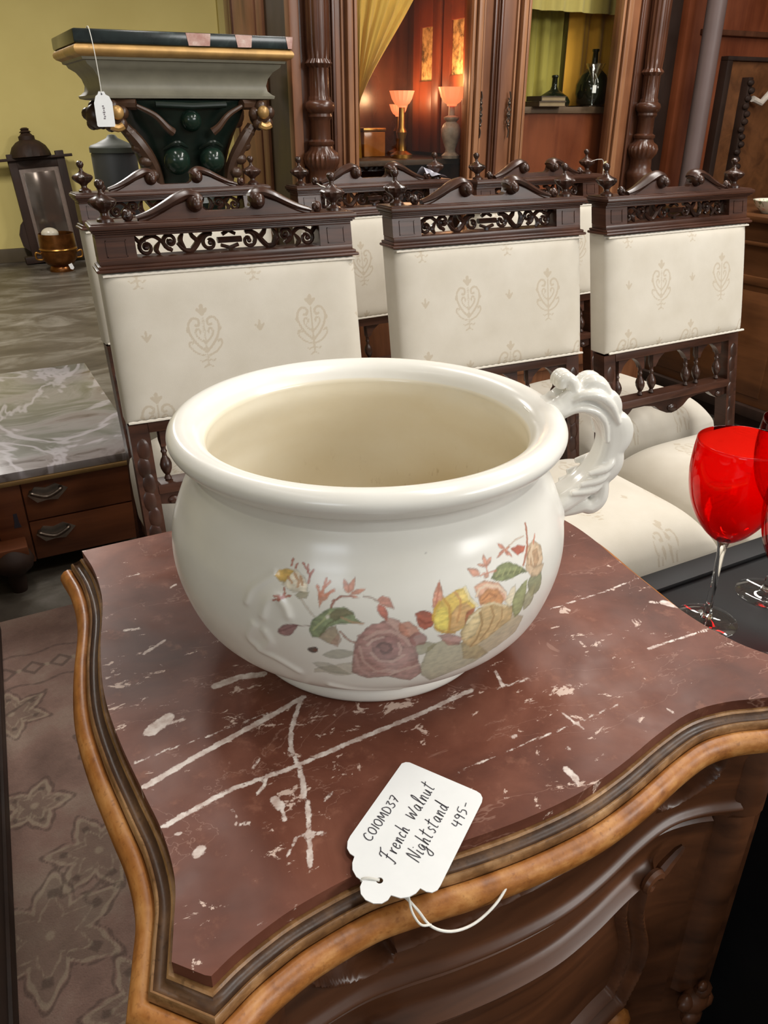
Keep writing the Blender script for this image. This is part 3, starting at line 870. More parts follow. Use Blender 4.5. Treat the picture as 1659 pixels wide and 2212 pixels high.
# carcass: follows the outline a little inside, with chamfered corner posts
body_path = offset_path(OUTL, -0.010)
zb = [ZT - .018, ZT - .045, ZT - .10, .45, .30]
A = [[(x, y, z) for x, y in body_path] for z in zb]
m_ = MB().grid(A)
n = len(body_path)
m_.f.append(tuple(range(n)))
m_.f.append(tuple((len(zb) - 1) * n + k for k in range(n))[::-1])
for k in range(len(zb) - 1): m_.f.append((k * n + n - 1, k * n, (k + 1) * n, (k + 1) * n + n - 1))
nloc(m_).build('carcass', M['stand_wood'], ns, 40)
fbody = [(x, y) for x, y in body_path if .05 < x < .49 and y < .31]
fbx, fby = [p[0] for p in fbody], [p[1] for p in fbody]


def yfront(x): return np.interp(x, fbx, fby)


def smooth(a, b, v): t = np.clip((v - a) / (b - a), 0, 1); return t * t * (3 - 2 * t)


def relief(x, z):
    """height of the carving above the carcass front"""
    h = np.zeros_like(x) + .004
    # frieze with a sunk panel, lobed at both ends
    xs = x - 0.27
    ax = np.abs(xs)
    low = np.where(ax < .105, .797 - .012 * (ax / .105) ** 2, np.where(ax < .118, .785 - .0, .772 + .030 * ((ax - .135) / .045) ** 2))
    inside = smooth(-.0015, .0035, z - low) * smooth(.176, .170, ax) * smooth(.8300, .8260, z)
    h += .006
    h -= .013 * inside
    bead = np.exp(-((z - low + .0025) / .0022) ** 2) * (ax < .172)
    h += .003 * bead
    # mouldings under the frieze
    h += .006 * np.exp(-((z - .752) / .004) ** 2) - .007 * smooth(.742, .740, z) + .004 * np.exp(-((z - .733) / .0025) ** 2)
    # drawer panel with a raised rolled frame
    fx = .130 + .010 * np.sin((z - .54) * 36)
    d = np.maximum(ax - fx, np.maximum(z - (.697 - .022 * smooth(.05, .13, -xs + .02) * 0), .525 - z))
    roll = np.exp(-(d / .0055) ** 2) + .45 * np.exp(-((d + .014) / .0028) ** 2)
    h += np.where(z < .738, .013 * roll, 0) - .006 * smooth(-.018, -.022, d) * (z < .738)
    return h


def relief_grid(name, x0, x1, z0, z1, nx, nz, lb):
    xs, zs = np.linspace(x0, x1, nx), np.linspace(z0, z1, nz)
    Xg, Zg = np.meshgrid(xs, zs)
    Yg = yfront(Xg) - relief(Xg, Zg)
    A = [[(Xg[j, i], Yg[j, i], Zg[j, i]) for i in range(nx)] for j in range(nz)]
    # returns to the carcass on all four sides
    A = [[(p[0], p[1] + .012, p[2]) for p in A[0]]] + A + [[(p[0], p[1] + .012, p[2]) for p in A[-1]]]
    A = [[(r[0][0], r[0][1] + .012, r[0][2])] + r + [(r[-1][0], r[-1][1] + .012, r[-1][2])] for r in A]
    o = nloc(MB().grid(A)).build(name, M['stand_wood'], ns, 60)
    o['label'] = lb


relief_grid('frieze_panel', .075, .465, .7415, .8300, 200, 70, 'carved frieze with a sunk lobed panel')
relief_grid('drawer_front', .088, .452, .4700, .7395, 190, 130, 'drawer front with raised rolled frame')
# curled ends and carved knots on the front
def fs(x, z, d): return (x, float(yfront(x)) - d, z)


for s in (-1, 1):
    m_ = MB()
    sp = [fs(.27 + s * a, z, .018) for a, z in spiral(.118, .6985, .010, .003, 0.4, 5.6, 18)]
    m_.tube(sp, [.0048 - .0018 * i / 18 for i in range(19)], 8)
    m_.tube([fs(.27 + s * (.130 + .004 * k), .700 + .0045 * k, .016) for k in range(6)], [.005, .0055, .005, .0045, .004, .002], 8)
    nloc(m_).build('frame_scroll', M['stand_wood'], ns)
for s in (-1, 1):
    m_ = MB()
    xc = .27 + s * .205
    post = [(xc - .019, 0), (xc - .013, .010), (xc - .004, .014), (xc + .004, .014), (xc + .013, .010), (xc + .019, 0)]
    A = []
    for z, k in ((.818, .4), (.800, 1), (.742, 1.0), (.735, .55), (.725, .75), (.60, .62), (.53, .55), (.50, .55)):
        A.append([(xc + (px - xc) * (1 if z > .73 else .8), float(yfront(min(max(px, fbx[0]), fbx[-1]))) - d * k - .001, z) for px, d in post])
    m_.grid(A)
    nloc(m_).build('corner_post', M['stand_wood'], ns, 30)
    m_ = MB()
    for k, (dz, dx, r) in enumerate([(0, 0, .016), (.014, .006, .010), (-.014, -.005, .012), (.004, -.012, .010), (-.006, .013, .010), (.026, 0, .006)]):
        m_.ball((xc + dx, float(yfront(min(max(xc, fbx[0]), fbx[-1]))) - .012 - .002 * (k % 3), .495 + dz), (r, r * .7, r * .9), 10, 7)
    nloc(m_).build('carved_knot', M['stand_wood'], ns)
m_ = MB()
for k in range(9):
    a = (k - 4) * .030
    m_.ball((.27 + a, float(yfront(.27 + a)) - .010, .500 + .010 * math.cos(a * 14)), (.019, .012, .013), 10, 7)
nloc(m_).build('carved_garland', M['stand_edge'], ns)
for (x, y) in ((.075, .315), (.465, .315), (.085, .68), (.465, .68)):
    nloc(MB().tube(cr([(x, y, .31), (x, y - .006, .22), (x, y + .004, .10), (x, y - .004, .0096 if x < .2 else .0)], 6), [.026, .026, .025, .024, .022, .021, .020, .019, .018, .017, .016, .016, .016, .016, .017, .018, .018, .019, .019][:19], 12)).build('leg', M['stand_wood'], ns)
nloc(MB().box(.07, .47, .32, .70, .12, .135, .004)).build('lower_shelf', M['stand_wood'], ns)


# ---------------------------------------------------------------- chamber pot
PCX, PCY = .2457, .4875
OUT = [(.060, .0035), (.086, .0035), (.0925, .0005), (.0955, 0.0), (.0985, .0035), (.0992, .008), (.0985, .0125), (.101, .018), (.118, .029), (.136, .047), (.1455, .070), (.1497, .093), (.1477, .116), (.1405, .136), (.1335, .150), (.130, .160), (.132, .168), (.139, .1735), (.1440, .180), (.1435, .186), (.138, .1905), (.130, .1900), (.1225, .185), (.1175, .176)]
INN = [(.1175, .176), (.1185, .162), (.127, .142), (.1360, .118), (.1370, .092), (.1300, .062), (.111, .036), (.080, .0185), (.040, .0130), (.0, .0125)]
prof = cr(OUT[:8], 4)[:-1] + cr(OUT[7:16], 26)[:-1] + cr(OUT[15:], 7)[:-1] + cr(INN, 8)
n_out = len(cr(OUT[:8], 4)[:-1] + cr(OUT[7:16], 26)[:-1] + cr(OUT[15:], 7)[:-1])
prof = [(0.0, .0035)] + prof
th = np.radians(np.concatenate([np.arange(-150, -54, .3), np.arange(-54, 210, 2.0)]))
nt, npf = len(th), len(prof)
PR, PZ = np.array([p[0] for p in prof]), np.array([p[1] for p in prof])
TH, _ = np.meshgrid(th, PR, indexing='ij')
RR = np.repeat(PR[None, :], nt, 0)
ZZ = np.repeat(PZ[None, :], nt, 0)
outer = (np.arange(npf) < n_out)[None, :] & (ZZ > .016) & (ZZ < .158)
# moulded scrolls in relief on the body
D = np.degrees(TH)
EMB = [(2.4, [(-143.4, 103.4), (-142.1, 114), (-139.7, 118.4), (-137.5, 113.6), (-136.5, 107.8)]), (2.6, [(-146.4, 94), (-148.6, 82), (-147.0, 76), (-144.6, 76), (-142.2, 84), (-143.1, 91)]),
       (2.0, [(-148.2, 109.6), (-146.4, 120), (-141, 131.5)]), (2.2, [(-136, 60), (-141, 68), (-146, 72)]), (2.2, [(-128, 48), (-120, 42), (-108, 38)]), (2.4, [(-40, 140), (-36, 118), (-28, 95)]), (2.4, [(2, 140), (-2, 118), (-8, 95)])]
k_mm = .147 * 1000 * PI / 180
for w, pts in EMB:
    dd = seg_dist(D * k_mm, ZZ * 1000, cr([(a * k_mm, z) for a, z in pts], 6))
    RR = np.where(outer, RR + .0013 * np.exp(-(dd / w / 1.3) ** 2), RR)
PX, PY = RR * np.cos(TH), RR * np.sin(TH)
vs = np.stack([PX, PY, ZZ], -1).reshape(-1, 3)
fsx = []
for i in range(nt):
    a, b = i * npf, ((i + 1) % nt) * npf
    fsx += [(a + j, b + j, b + j + 1, a + j + 1) for j in range(npf - 1)]
# the printed bouquet
col = np.ones((nt, npf, 3)) * 0.0
alp = np.zeros((nt, npf))
rng = np.random.RandomState(2)


def vnoise(x, y, s):
    """cheap value noise"""
    x, y = x * s, y * s
    xi, yi = np.floor(x).astype(int), np.floor(y).astype(int)
    fx, fy_ = x - xi, y - yi
    fx, fy_ = fx * fx * (3 - 2 * fx), fy_ * fy_ * (3 - 2 * fy_)
    h = lambda a, b: np.mod(np.sin(a * 127.1 + b * 311.7) * 43758.5453, 1.0)
    return (h(xi, yi) * (1 - fx) + h(xi + 1, yi) * fx) * (1 - fy_) + (h(xi, yi + 1) * (1 - fx) + h(xi + 1, yi + 1) * fx) * fy_


SX, SZ = D * k_mm, ZZ * 1000
okreg = outer & (D < -54) & (D > -150) & (ZZ > .02)
n1 = vnoise(SX, SZ, .35)
n2 = vnoise(SX + 40, SZ, 1.1)
n3 = vnoise(SX * .35 + 3, SZ, .8)
for kind, c, a, w, s in PRINT:
    pts = [tuple(float(q) for q in p.split(',')) for p in s.split()]
    pts = [(p * k_mm, z) for p, z in pts]
    x0, x1 = min(p[0] for p in pts) - 4, max(p[0] for p in pts) + 4
    z0, z1 = min(p[1] for p in pts) - 4, max(p[1] for p in pts) + 4
    box_ = okreg & (SX > x0) & (SX < x1) & (SZ > z0) & (SZ < z1)
    idx = np.where(box_)
    if len(idx[0]) == 0: continue
    x, z = SX[idx] + (n2[idx] - .5) * .7, SZ[idx] + (n1[idx] - .5) * .7
    if kind == 'p':
        d = seg_dist(x, z, pts + pts[:1])
        ins = in_poly(x, z, pts)
        sdv = np.where(ins, -d, d)
        m = np.clip(.5 - sdv / .7, 0, 1)
        edge = np.exp(-(np.abs(sdv) / 1.1) ** 2)
        shade = 1.02 + .42 * (n3[idx] - .5) + .30 * (n1[idx] - .5) + .16 * (n2[idx] - .5) - .26 * edge + .10 * np.clip(-sdv / 6, 0, 1)
    else:
        d = seg_dist(x, z, pts)
        ww = max(.40, w * .8)
        m = np.clip(.5 - (d - ww) / .5, 0, 1)
        shade = 1 + .15 * (n2[idx] - .5)
    m = m * a
    cc = np.array(lin(c))[None, :] * np.clip(shade, .5, 1.4)[:, None]
    a0 = alp[idx]
    an = m + a0 * (1 - m)
    col[idx] = np.where(an[:, None] > 1e-4, (cc * m[:, None] + col[idx] * (a0 * (1 - m))[:, None]) / np.maximum(an, 1e-4)[:, None], 0)
    alp[idx] = an

pot = thing('chamber_pot', 'cream ironstone chamber pot printed with roses standing on the red marble', 'pot', (PCX, PCY, ZT + .0004))
m_ = MB()
m_.v = [tuple(p) for p in vs]
m_.f = fsx
t = NT('cream glazed ironstone')
v = t.coords()
base = t.ramp(t.noise(v, 14, 4), [(0.3, lin((232, 229, 220))), (0.7, lin((240, 238, 231)))])
inn = t.attr('inside')
age = t.ramp(t.noise(t.coords((10, 10, 16)), 1.0, 5, 0.6), [(0.35, lin((230, 220, 196))), (0.7, lin((236, 229, 211)))])  # aged glaze, with the cream of bounced light mixed in
fleck = t.step(t.noise(t.coords((160, 160, 60)), 1.0, 4, 0.6), 0.60, 0.70)
age = t.mix(t.math('MULTIPLY', t.math('MULTIPLY', fleck, t.attr('stain_bounce')), 0.35), age, lin((150, 122, 84)))
age = t.mix(t.math('MULTIPLY', t.attr('stain_bounce'), 0.32), age, lin((196, 172, 122)))
base = t.mix(inn, base, age)
pr = t.n('ShaderNodeAttribute', attribute_name='print')
base = t.mix(pr.outputs['Alpha'], base, pr.outputs['Color'])
pot_mat = t.set(base, 0.21, Specular_IOR_Level=0.5)
body = m_.build('body', pot_mat, pot, 60)
inside = ((np.arange(npf) >= n_out)[None, :] * np.ones((nt, 1)))
set_attr(body, 'inside', inside)
stain_bounce = inside * np.clip((.11 - ZZ) / .06, 0, 1)  # yellowing with depth: bounced light in the colour together with real stains
stain_bounce += inside * 1.6 * np.exp(-(((np.degrees(TH) - 30 + 180) % 360 - 180) / 14) ** 2) * np.clip((.12 - ZZ) / .05, 0, 1)
set_attr(body, 'stain_bounce', np.clip(stain_bounce, 0, 1.6))
ca = body.data.color_attributes.new('print', 'FLOAT_COLOR', 'POINT')
ca.data.foreach_set('color', np.concatenate([col, alp[..., None] * .93], -1).astype(np.float32).ravel())

# handle: leafy C-scroll
HA = math.radians(-18)
hd = Vector((math.cos(HA), math.sin(HA), 0))
hn = Vector((-math.sin(HA), math.cos(HA), 0))


def hp(r, z, w=0.0): return hd * r + hn * w + Vector((0, 0, z))


NS_ = 14
path = cr([(.126, .174), (.142, .182), (.158, .1875), (.172, .185), (.184, .175), (.1905, .157), (.187, .138), (.176, .122), (.162, .111), (.148, .104), (.136, .102)], 14)
np_ = len(path)


def frame(i):
    p0, p1 = path[max(i - 1, 0)], path[min(i + 1, np_ - 1)]
    tx, tz = p1[0] - p0[0], p1[1] - p0[1]
    L = math.hypot(tx, tz)
    return (-tz / L, tx / L)               # outward side of the arch


m_ = MB()
A = []
NK = 28
for i, (r, z) in enumerate(path):
    s = i / (np_ - 1)
    nx, nz = frame(i)
    wid = .0150 - .0030 * math.sin(PI * min(1, s * 1.2)) + .003 * max(0, 1 - s / .2) + .004 * max(0, (s - .8) / .2)
    ruff = max(0.0, math.sin(PI * min(1, max(0, (s - .12) / .6)))) ** .5
    hi_ = .0105 + ruff * (.0026 + .0056 * abs(math.sin(s * 23)) ** .8) - .003 * max(0, s - .75) / .25
    ringp = []
    for k in range(NK):
        a = 2 * PI * k / NK
        c, sn = math.cos(a), math.sin(a)
        if sn > 0:
            h = hi_ * sn ** .7 * (1.10 - .62 * ruff * math.exp(-(c / .26) ** 2) + .05 * math.cos(6 * a))
        else:
            h = .0085 * sn * (1 - .25 * math.exp(-(c / .5) ** 2))
        ringp.append(hp(r + nx * h, z + nz * h, wid * (1 + .16 * ruff * abs(math.sin(s * 23)) * max(0, sn)) * (1 if c > 0 else -1) * abs(c) ** .85))
    A.append(ringp + [ringp[0]])
m_.grid(A)
m_.f.append(tuple(range(NK)))
m_.f.append(tuple((np_ - 1) * (NK + 1) + k for k in range(NK)))
# curled leaf standing up at the rim
tip = cr([(.158, .188), (.1555, .198), (.1535, .205), (.149, .2085), (.1455, .206), (.1455, .2015)], 5)
for w_ in (-.006, 0, .006):
    m_.tube([hp(r, z, w_) for r, z in tip], [.0062 - .0022 * i / len(tip) for i in range(len(tip))], 10)
tip = cr([(.160, .190), (.166, .2015), (.173, .2025), (.180, .196), (.185, .187)], 5)
for w_ in (-.005, .005):
    m_.tube([hp(r, z, w_) for r, z in tip], [.004 + .0035 * math.sin(PI * i / (len(tip) - 1)) for i in range(len(tip))], 10)
# folded leaves round the lower half, as raised ribs
for k, (r0, z0, r1, z1) in enumerate(((.196, .150, .172, .132), (.194, .140, .166, .123), (.190, .130, .160, .116))):
    for sd_ in (-1, 1):
        p_ = cr([hp(r0, z0, sd_ * .004), hp((r0 * .6 + r1 * .4) + .002, (z0 + z1) / 2 - .004, sd_ * .0125), hp(r1, z1, sd_ * .0135)], 5)
        m_.tube(p_, [.0022 + .0016 * math.sin(PI * i / 10) for i in range(11)], 8)
# gutter leaf on the upper arch
for sd_ in (-1, 1):
    p_ = cr([hp(.150, .190, sd_ * .010), hp(.160, .197, sd_ * .0135), hp(.172, .196, sd_ * .0135), hp(.184, .187, sd_ * .012), hp(.193, .172, sd_ * .011)], 5)
    m_.tube(p_, [.0022 + .0022 * math.sin(PI * i / 20) for i in range(21)], 8)
    p_ = cr([hp(.146, .182, sd_ * .013), hp(.158, .187, sd_ * .0145), hp(.172, .183, sd_ * .0135), hp(.181, .173, sd_ * .0125), hp(.185, .157, sd_ * .012)], 5)
    m_.tube(p_, [.0018 + .0012 * math.sin(PI * i / 20) for i in range(21)], 8)
# lower tail curl
tip = cr([(.187, .132), (.1885, .118), (.1875, .107), (.181, .1005), (.174, .1015), (.165, .0985), (.152, .096), (.142, .095)], 4)
for w_ in (-.007, 0, .007):
    m_.tube([hp(r, z, w_) for r, z in tip], [.0042 + .0026 * math.sin(PI * min(1, i / 22)) for i in range(len(tip))], 10)
t = NT('cream glazed handle')
v = t.coords()
base = t.ramp(t.noise(v, 14, 4), [(0.3, lin((232, 229, 220))), (0.7, lin((240, 238, 231)))])
handle_mat = t.set(base, 0.17, Specular_IOR_Level=0.5)
hb = m_.build('handle', handle_mat, pot, 80)
rm = hb.modifiers.new('merge', 'REMESH')
rm.mode = 'VOXEL'
rm.voxel_size = .0009
rm.use_smooth_shade = True
sm = hb.modifiers.new('soft', 'SMOOTH')
sm.iterations = 3
sm.factor = .5
hb['label'] = 'leafy scrolled handle'

# ---------------------------------------------------------------- price tag on the nightstand
G = {  # one-line letters in a box one unit high (baseline y=0, small letters reach .55)
    'C': [[(.45, .85), (.3, 1), (.1, .8), (.0, .4), (.1, .08), (.3, 0), (.5, .15)]],
    'O': [[(.25, .95), (.05, .75), (.02, .35), (.2, .02), (.42, .15), (.5, .55), (.4, .9), (.25, .95)]],
    '1': [[(.12, 1), (.06, 0)]],
    'M': [[(0, 0), (.1, .95), (.32, .25), (.55, .95), (.66, 0)]],
    'D': [[(.05, 0), (.08, .95), (.4, .8), (.52, .45), (.38, .1), (.05, 0)]],
    '3': [[(.05, .9), (.4, .95), (.2, .55), (.45, .35), (.3, .02), (0, .1)]],
    '7': [[(0, .92), (.5, .95), (.2, 0)], [(.15, .5), (.42, .52)]],
    'F': [[(-.05, .75), (.05, .95), (.35, 1.0), (.6, 1.12)], [(.3, 1.0), (.2, .3), (.1, -.2), (-.05, -.15)], [(.05, .45), (.42, .52)]],
    'r': [[(.02, .5), (.08, 0), (.12, .35), (.32, .5)]],
    'e': [[(.02, .25), (.3, .32), (.25, .5), (.08, .45), (.04, .15), (.18, 0), (.4, .12)]],
    'n': [[(.02, .5), (.05, 0), (.12, .38), (.28, .48), (.32, .05), (.4, .04)]],
    'c': [[(.32, .42), (.18, .5), (.04, .28), (.1, .04), (.34, .08)]],
    'h': [[(.1, 1.0), (.04, 0), (.12, .35), (.28, .45), (.32, .03), (.42, .06)]],
    'W': [[(0, .7), (.08, .05), (.3, .55), (.42, .05), (.68, .8)]],
    'a': [[(.32, .45), (.14, .5), (.03, .2), (.14, .02), (.3, .25), (.33, .48), (.34, .05), (.44, .05)]],
    'l': [[(.05, .05), (.25, .75), (.22, 1.05), (.1, .8), (.12, .1), (.24, .03)]],
    'u': [[(.02, .48), (.06, .06), (.22, .06), (.32, .48), (.34, .05), (.44, .06)]],
    't': [[(.16, .95), (.08, .1), (.24, .03)], [(-.06, .62), (.36, .72)]],
    'N': [[(0, 0), (.08, .95), (.38, .05), (.48, 1.0)]],
    'i': [[(.08, .5), (.06, .04), (.18, .06)], [(.1, .72), (.13, .76)]],
    'g': [[(.32, .46), (.12, .5), (.03, .22), (.16, .05), (.32, .4), (.26, -.4), (.06, -.5), (-.02, -.28), (.4, .08)]],
    's': [[(.3, .45), (.14, .52), (.1, .34), (.26, .2), (.16, .0), (0, .06)]],
    'd': [[(.3, .42), (.12, .48), (.02, .18), (.14, .02), (.3, .2), (.38, 1.0), (.36, .08), (.46, .05)]],
    '4': [[(.1, .95), (.02, .45), (.45, .5)], [(.4, .9), (.3, 0)]],
    '9': [[(.38, .8), (.15, .95), (.05, .65), (.28, .55), (.4, .85), (.3, 0)]],
    '5': [[(.5, 1.0), (.15, .95), (.1, .6), (.35, .55), (.38, .2), (.1, 0)]],
    '-': [[(.05, .45), (.4, .5)]],
}
TAG = [(191.6, 335.4), (194.5, 335.2), (196.6, 333.7), (221.8, 292.6), (222.8, 289.5), (222.0, 286.2), (220.0, 283.9), (165.9, 245.4), (163, 243.8), (159.5, 243.8), (157, 245.8), (155.2, 249.2), (151.5, 247.6), (147.0, 247.4), (142.5, 249.0), (138.8, 253.0), (136, 251.2), (132.0, 250.9), (128.0, 253.0), (125.2, 257.0), (124.6, 261.5), (126.2, 265.6), (129, 268.2), (127.2, 272.5), (127.3, 277.5), (129.2, 281.6), (132.2, 284.9), (130.8, 288), (130.9, 292), (133.2, 296.2), (136.2, 298.9)]
HOLE = (137.6, 264.0)
zt_ = ZT + .0034
pt = thing('price_tag', 'large white price tag handwritten French Walnut Nightstand lying on the marble edge', 'price tag', (.17, .29, zt_))


def tl(x, y, d): return (x / 1000 - .17, y / 1000 - .29, d)


# card with a punched hole: outer outline bridged to the hole ring
bm = bmesh.new()
ov = [bm.verts.new(tl(x, y, 0)) for x, y in TAG]
hv = [bm.verts.new(tl(HOLE[0] + 2.0 * math.cos(a), HOLE[1] + 2.0 * math.sin(a), 0)) for a in [2 * PI * k / 16 for k in range(16)]]
es = [bm.edges.new((ov[i], ov[(i + 1) % len(ov)])) for i in range(len(ov))] + [bm.edges.new((hv[i], hv[(i + 1) % 16])) for i in range(16)]
bmesh.ops.triangle_fill(bm, use_beauty=True, use_dissolve=False, edges=es)
bad = [f for f in bm.faces if (f.calc_center_median() - Vector(tl(*HOLE, 0))).length < .0012]
bmesh.ops.delete(bm, geom=bad, context='FACES_ONLY')
ex = bmesh.ops.extrude_face_region(bm, geom=list(bm.faces))
for v_ in ex['geom']:
    if isinstance(v_, bmesh.types.BMVert): v_.co.z -= .0006
bmesh.ops.recalc_face_normals(bm, faces=bm.faces)
me = bpy.data.meshes.new('card')
bm.to_mesh(me)
bm.free()
me.materials.append(M['paper'])
o = bpy.data.objects.new('card', me)
COL.objects.link(o)
o.parent = pt


def ribbon(mb, pts, w, mp):
    P = [Vector(p).to_2d() for p in pts]
    L, R = [], []
    for i in range(len(P)):
        d = (P[min(i + 1, len(P) - 1)] - P[max(i - 1, 0)])
        d = d.normalized() if d.length > 1e-9 else Vector((1, 0))
        nrm = Vector((-d.y, d.x)) * w
        L.append(mp(*(P[i] + nrm)))
        R.append(mp(*(P[i] - nrm)))
    mb.grid([L, R])


def write(mb, text, a, b, cap, ww, mp, slant=.25, small=1.0, adv=None):
    A_, B_ = Vector(a), Vector(b)
    d = B_ - A_
    L = d.length
    d.normalize()
    upv = Vector((-d.y, d.x))
    W_ = []
    for ch in text:
        W_.append(.5 if ch == ' ' else max(p[0] for s in G[ch] for p in s) + .16)
    sc = L / sum(W_)
    x = 0
    for ch, w_ in zip(text, W_):
        if ch != ' ':
            for s in G[ch]:
                pts = []
                for px, py in (cr(s, 4) if len(s) > 2 else s):
                    q = A_ + d * ((x + px) * sc + py * cap * slant) + upv * (py * cap)
                    pts.append((q.x, q.y))
                ribbon(mb, pts, ww, mp)
        x += w_


ink = MB()
mp = lambda x, y: tl(x, y, .00025)
write(ink, 'CO1OMD37', (145.2, 289.6), (176.6, 309.9), 6.2, .30, mp, .1)
write(ink, 'French', (149.5, 271.0), (170.6, 286.8), 9.5, .28, mp, .2)
write(ink, 'Walnut', (176.0, 290.6), (201.5, 308.0), 10.5, .28, mp, .2)
write(ink, 'Nightstand', (163.0, 263.6), (200.6, 290.6), 10.0, .28, mp, .2)
write(ink, '495-', (197.0, 272.8), (213.6, 285.6), 6.6, .28, mp, .1)
ink.build('handwriting', M['ink'], pt, fix=False)['label'] = 'pen handwriting'
st_ = cr([(137.6, 264.0, .2), (132, 268, .6), (129.0, 269.5, -1.0), (133, 266, -2.2), (146, 255, -6.0), (152, 247, -13), (158, 241, -24), (169, 237, -31), (184, 236, -33), (200, 238, -29), (212, 243, -24), (216, 249, -22)], 6)
MB().tube([tl(x, y, z / 1000) for x, y, z in st_], .00085, 8).build('string', M['string'], pt)
st_ = cr([(149, 251, -5.5), (148.5, 246, -12), (151.5, 241.5, -19), (158, 241, -23)], 5)
MB().tube([tl(x, y, z / 1000) for x, y, z in st_], .0007, 8).build('string', M['string'], pt)


# ---------------------------------------------------------------- dining chairs
LEAN, HC = .188, 1.078


def bk(s, d, h):
    """chair-back space: s across, d behind the front plane, h height"""
    if h >= .46:
        return (s, -LEAN * (HC - h) + d, h)
    return (s, -LEAN * (HC - .46) + d + (.46 - h) * .14, h)


def motif_lines():
    """scrolling heart-shaped damask motif, about 0.115 tall, centred on 0,0 (metres)"""
    L = []
    def both(w, pts):
        L.append((w, pts))
        L.append((w, [(-x, y) for x, y in pts]))
    L.append((.0016, [(0, -.050), (0, .030)]))
    both(.0022, cr([(0, -.030), (.016, -.014), (.026, .004), (.027, .020), (.018, .030), (.008, .026), (.009, .017), (.015, .018)], 5))
    both(.0018, cr([(0, -.014), (.010, -.006), (.016, .004), (.013, .011), (.007, .008), (.008, .003)], 5))
    both(.0018, cr([(.004, -.036), (.018, -.030), (.029, -.018), (.028, -.010), (.023, -.013)], 5))
    both(.0015, [(0, -.042), (.010, -.046), (.014, -.043)])
    both(.0015, [(0, -.052), (.008, -.056)])
    L.append((.0035, [(0, .036), (0, .050)]))
    both(.0028, [(0, .036), (.008, .044)])
    L.append((.0025, [(0, -.024), (0, -.022)]))
    both(.0018, [(.030, .008), (.031, .012)])
    return L


MOT = motif_lines()
SMALL = [(.0022, [(0, -.006), (0, .010)]), (.0020, [(0, -.006), (.008, .004)]), (.0020, [(0, -.006), (-.008, .004)])]


def pattern(X, Y, mains, smalls):
    d = np.full(X.shape, 1.0)
    for cx, cy in mains:
        near = (np.abs(X - cx) < .06) & (np.abs(Y - cy) < .09)
        if near.any():
            x, y = X[near] - cx, Y[near] - cy
            q = np.full(x.shape, 1.0)
            for w, pts in MOT: q = np.minimum(q, seg_dist(x, y, pts) - w)
            d[near] = np.minimum(d[near], q)
    for cx, cy in smalls:
        near = (np.abs(X - cx) < .03) & (np.abs(Y - cy) < .03)
        if near.any():
            x, y = X[near] - cx, Y[near] - cy
            q = np.full(x.shape, 1.0)
            for w, pts in SMALL: q = np.minimum(q, seg_dist(x, y, pts) - w)
            d[near] = np.minimum(d[near], q)
    return d


FIN = [(.0, .067), (.0042, .0664), (.0078, .063), (.0083, .0585), (.006, .0540), (.0040, .0515), (.0040, .0470), (.0065, .0435), (.0125, .0395), (.0195, .0365), (.0222, .0330), (.0215, .0290), (.0165, .0235), (.0095, .0185), (.0064, .0145), (.0064, .0110), (.0100, .0075), (.0135, .0055), (.0140, .0025), (.0140, 0.0)]


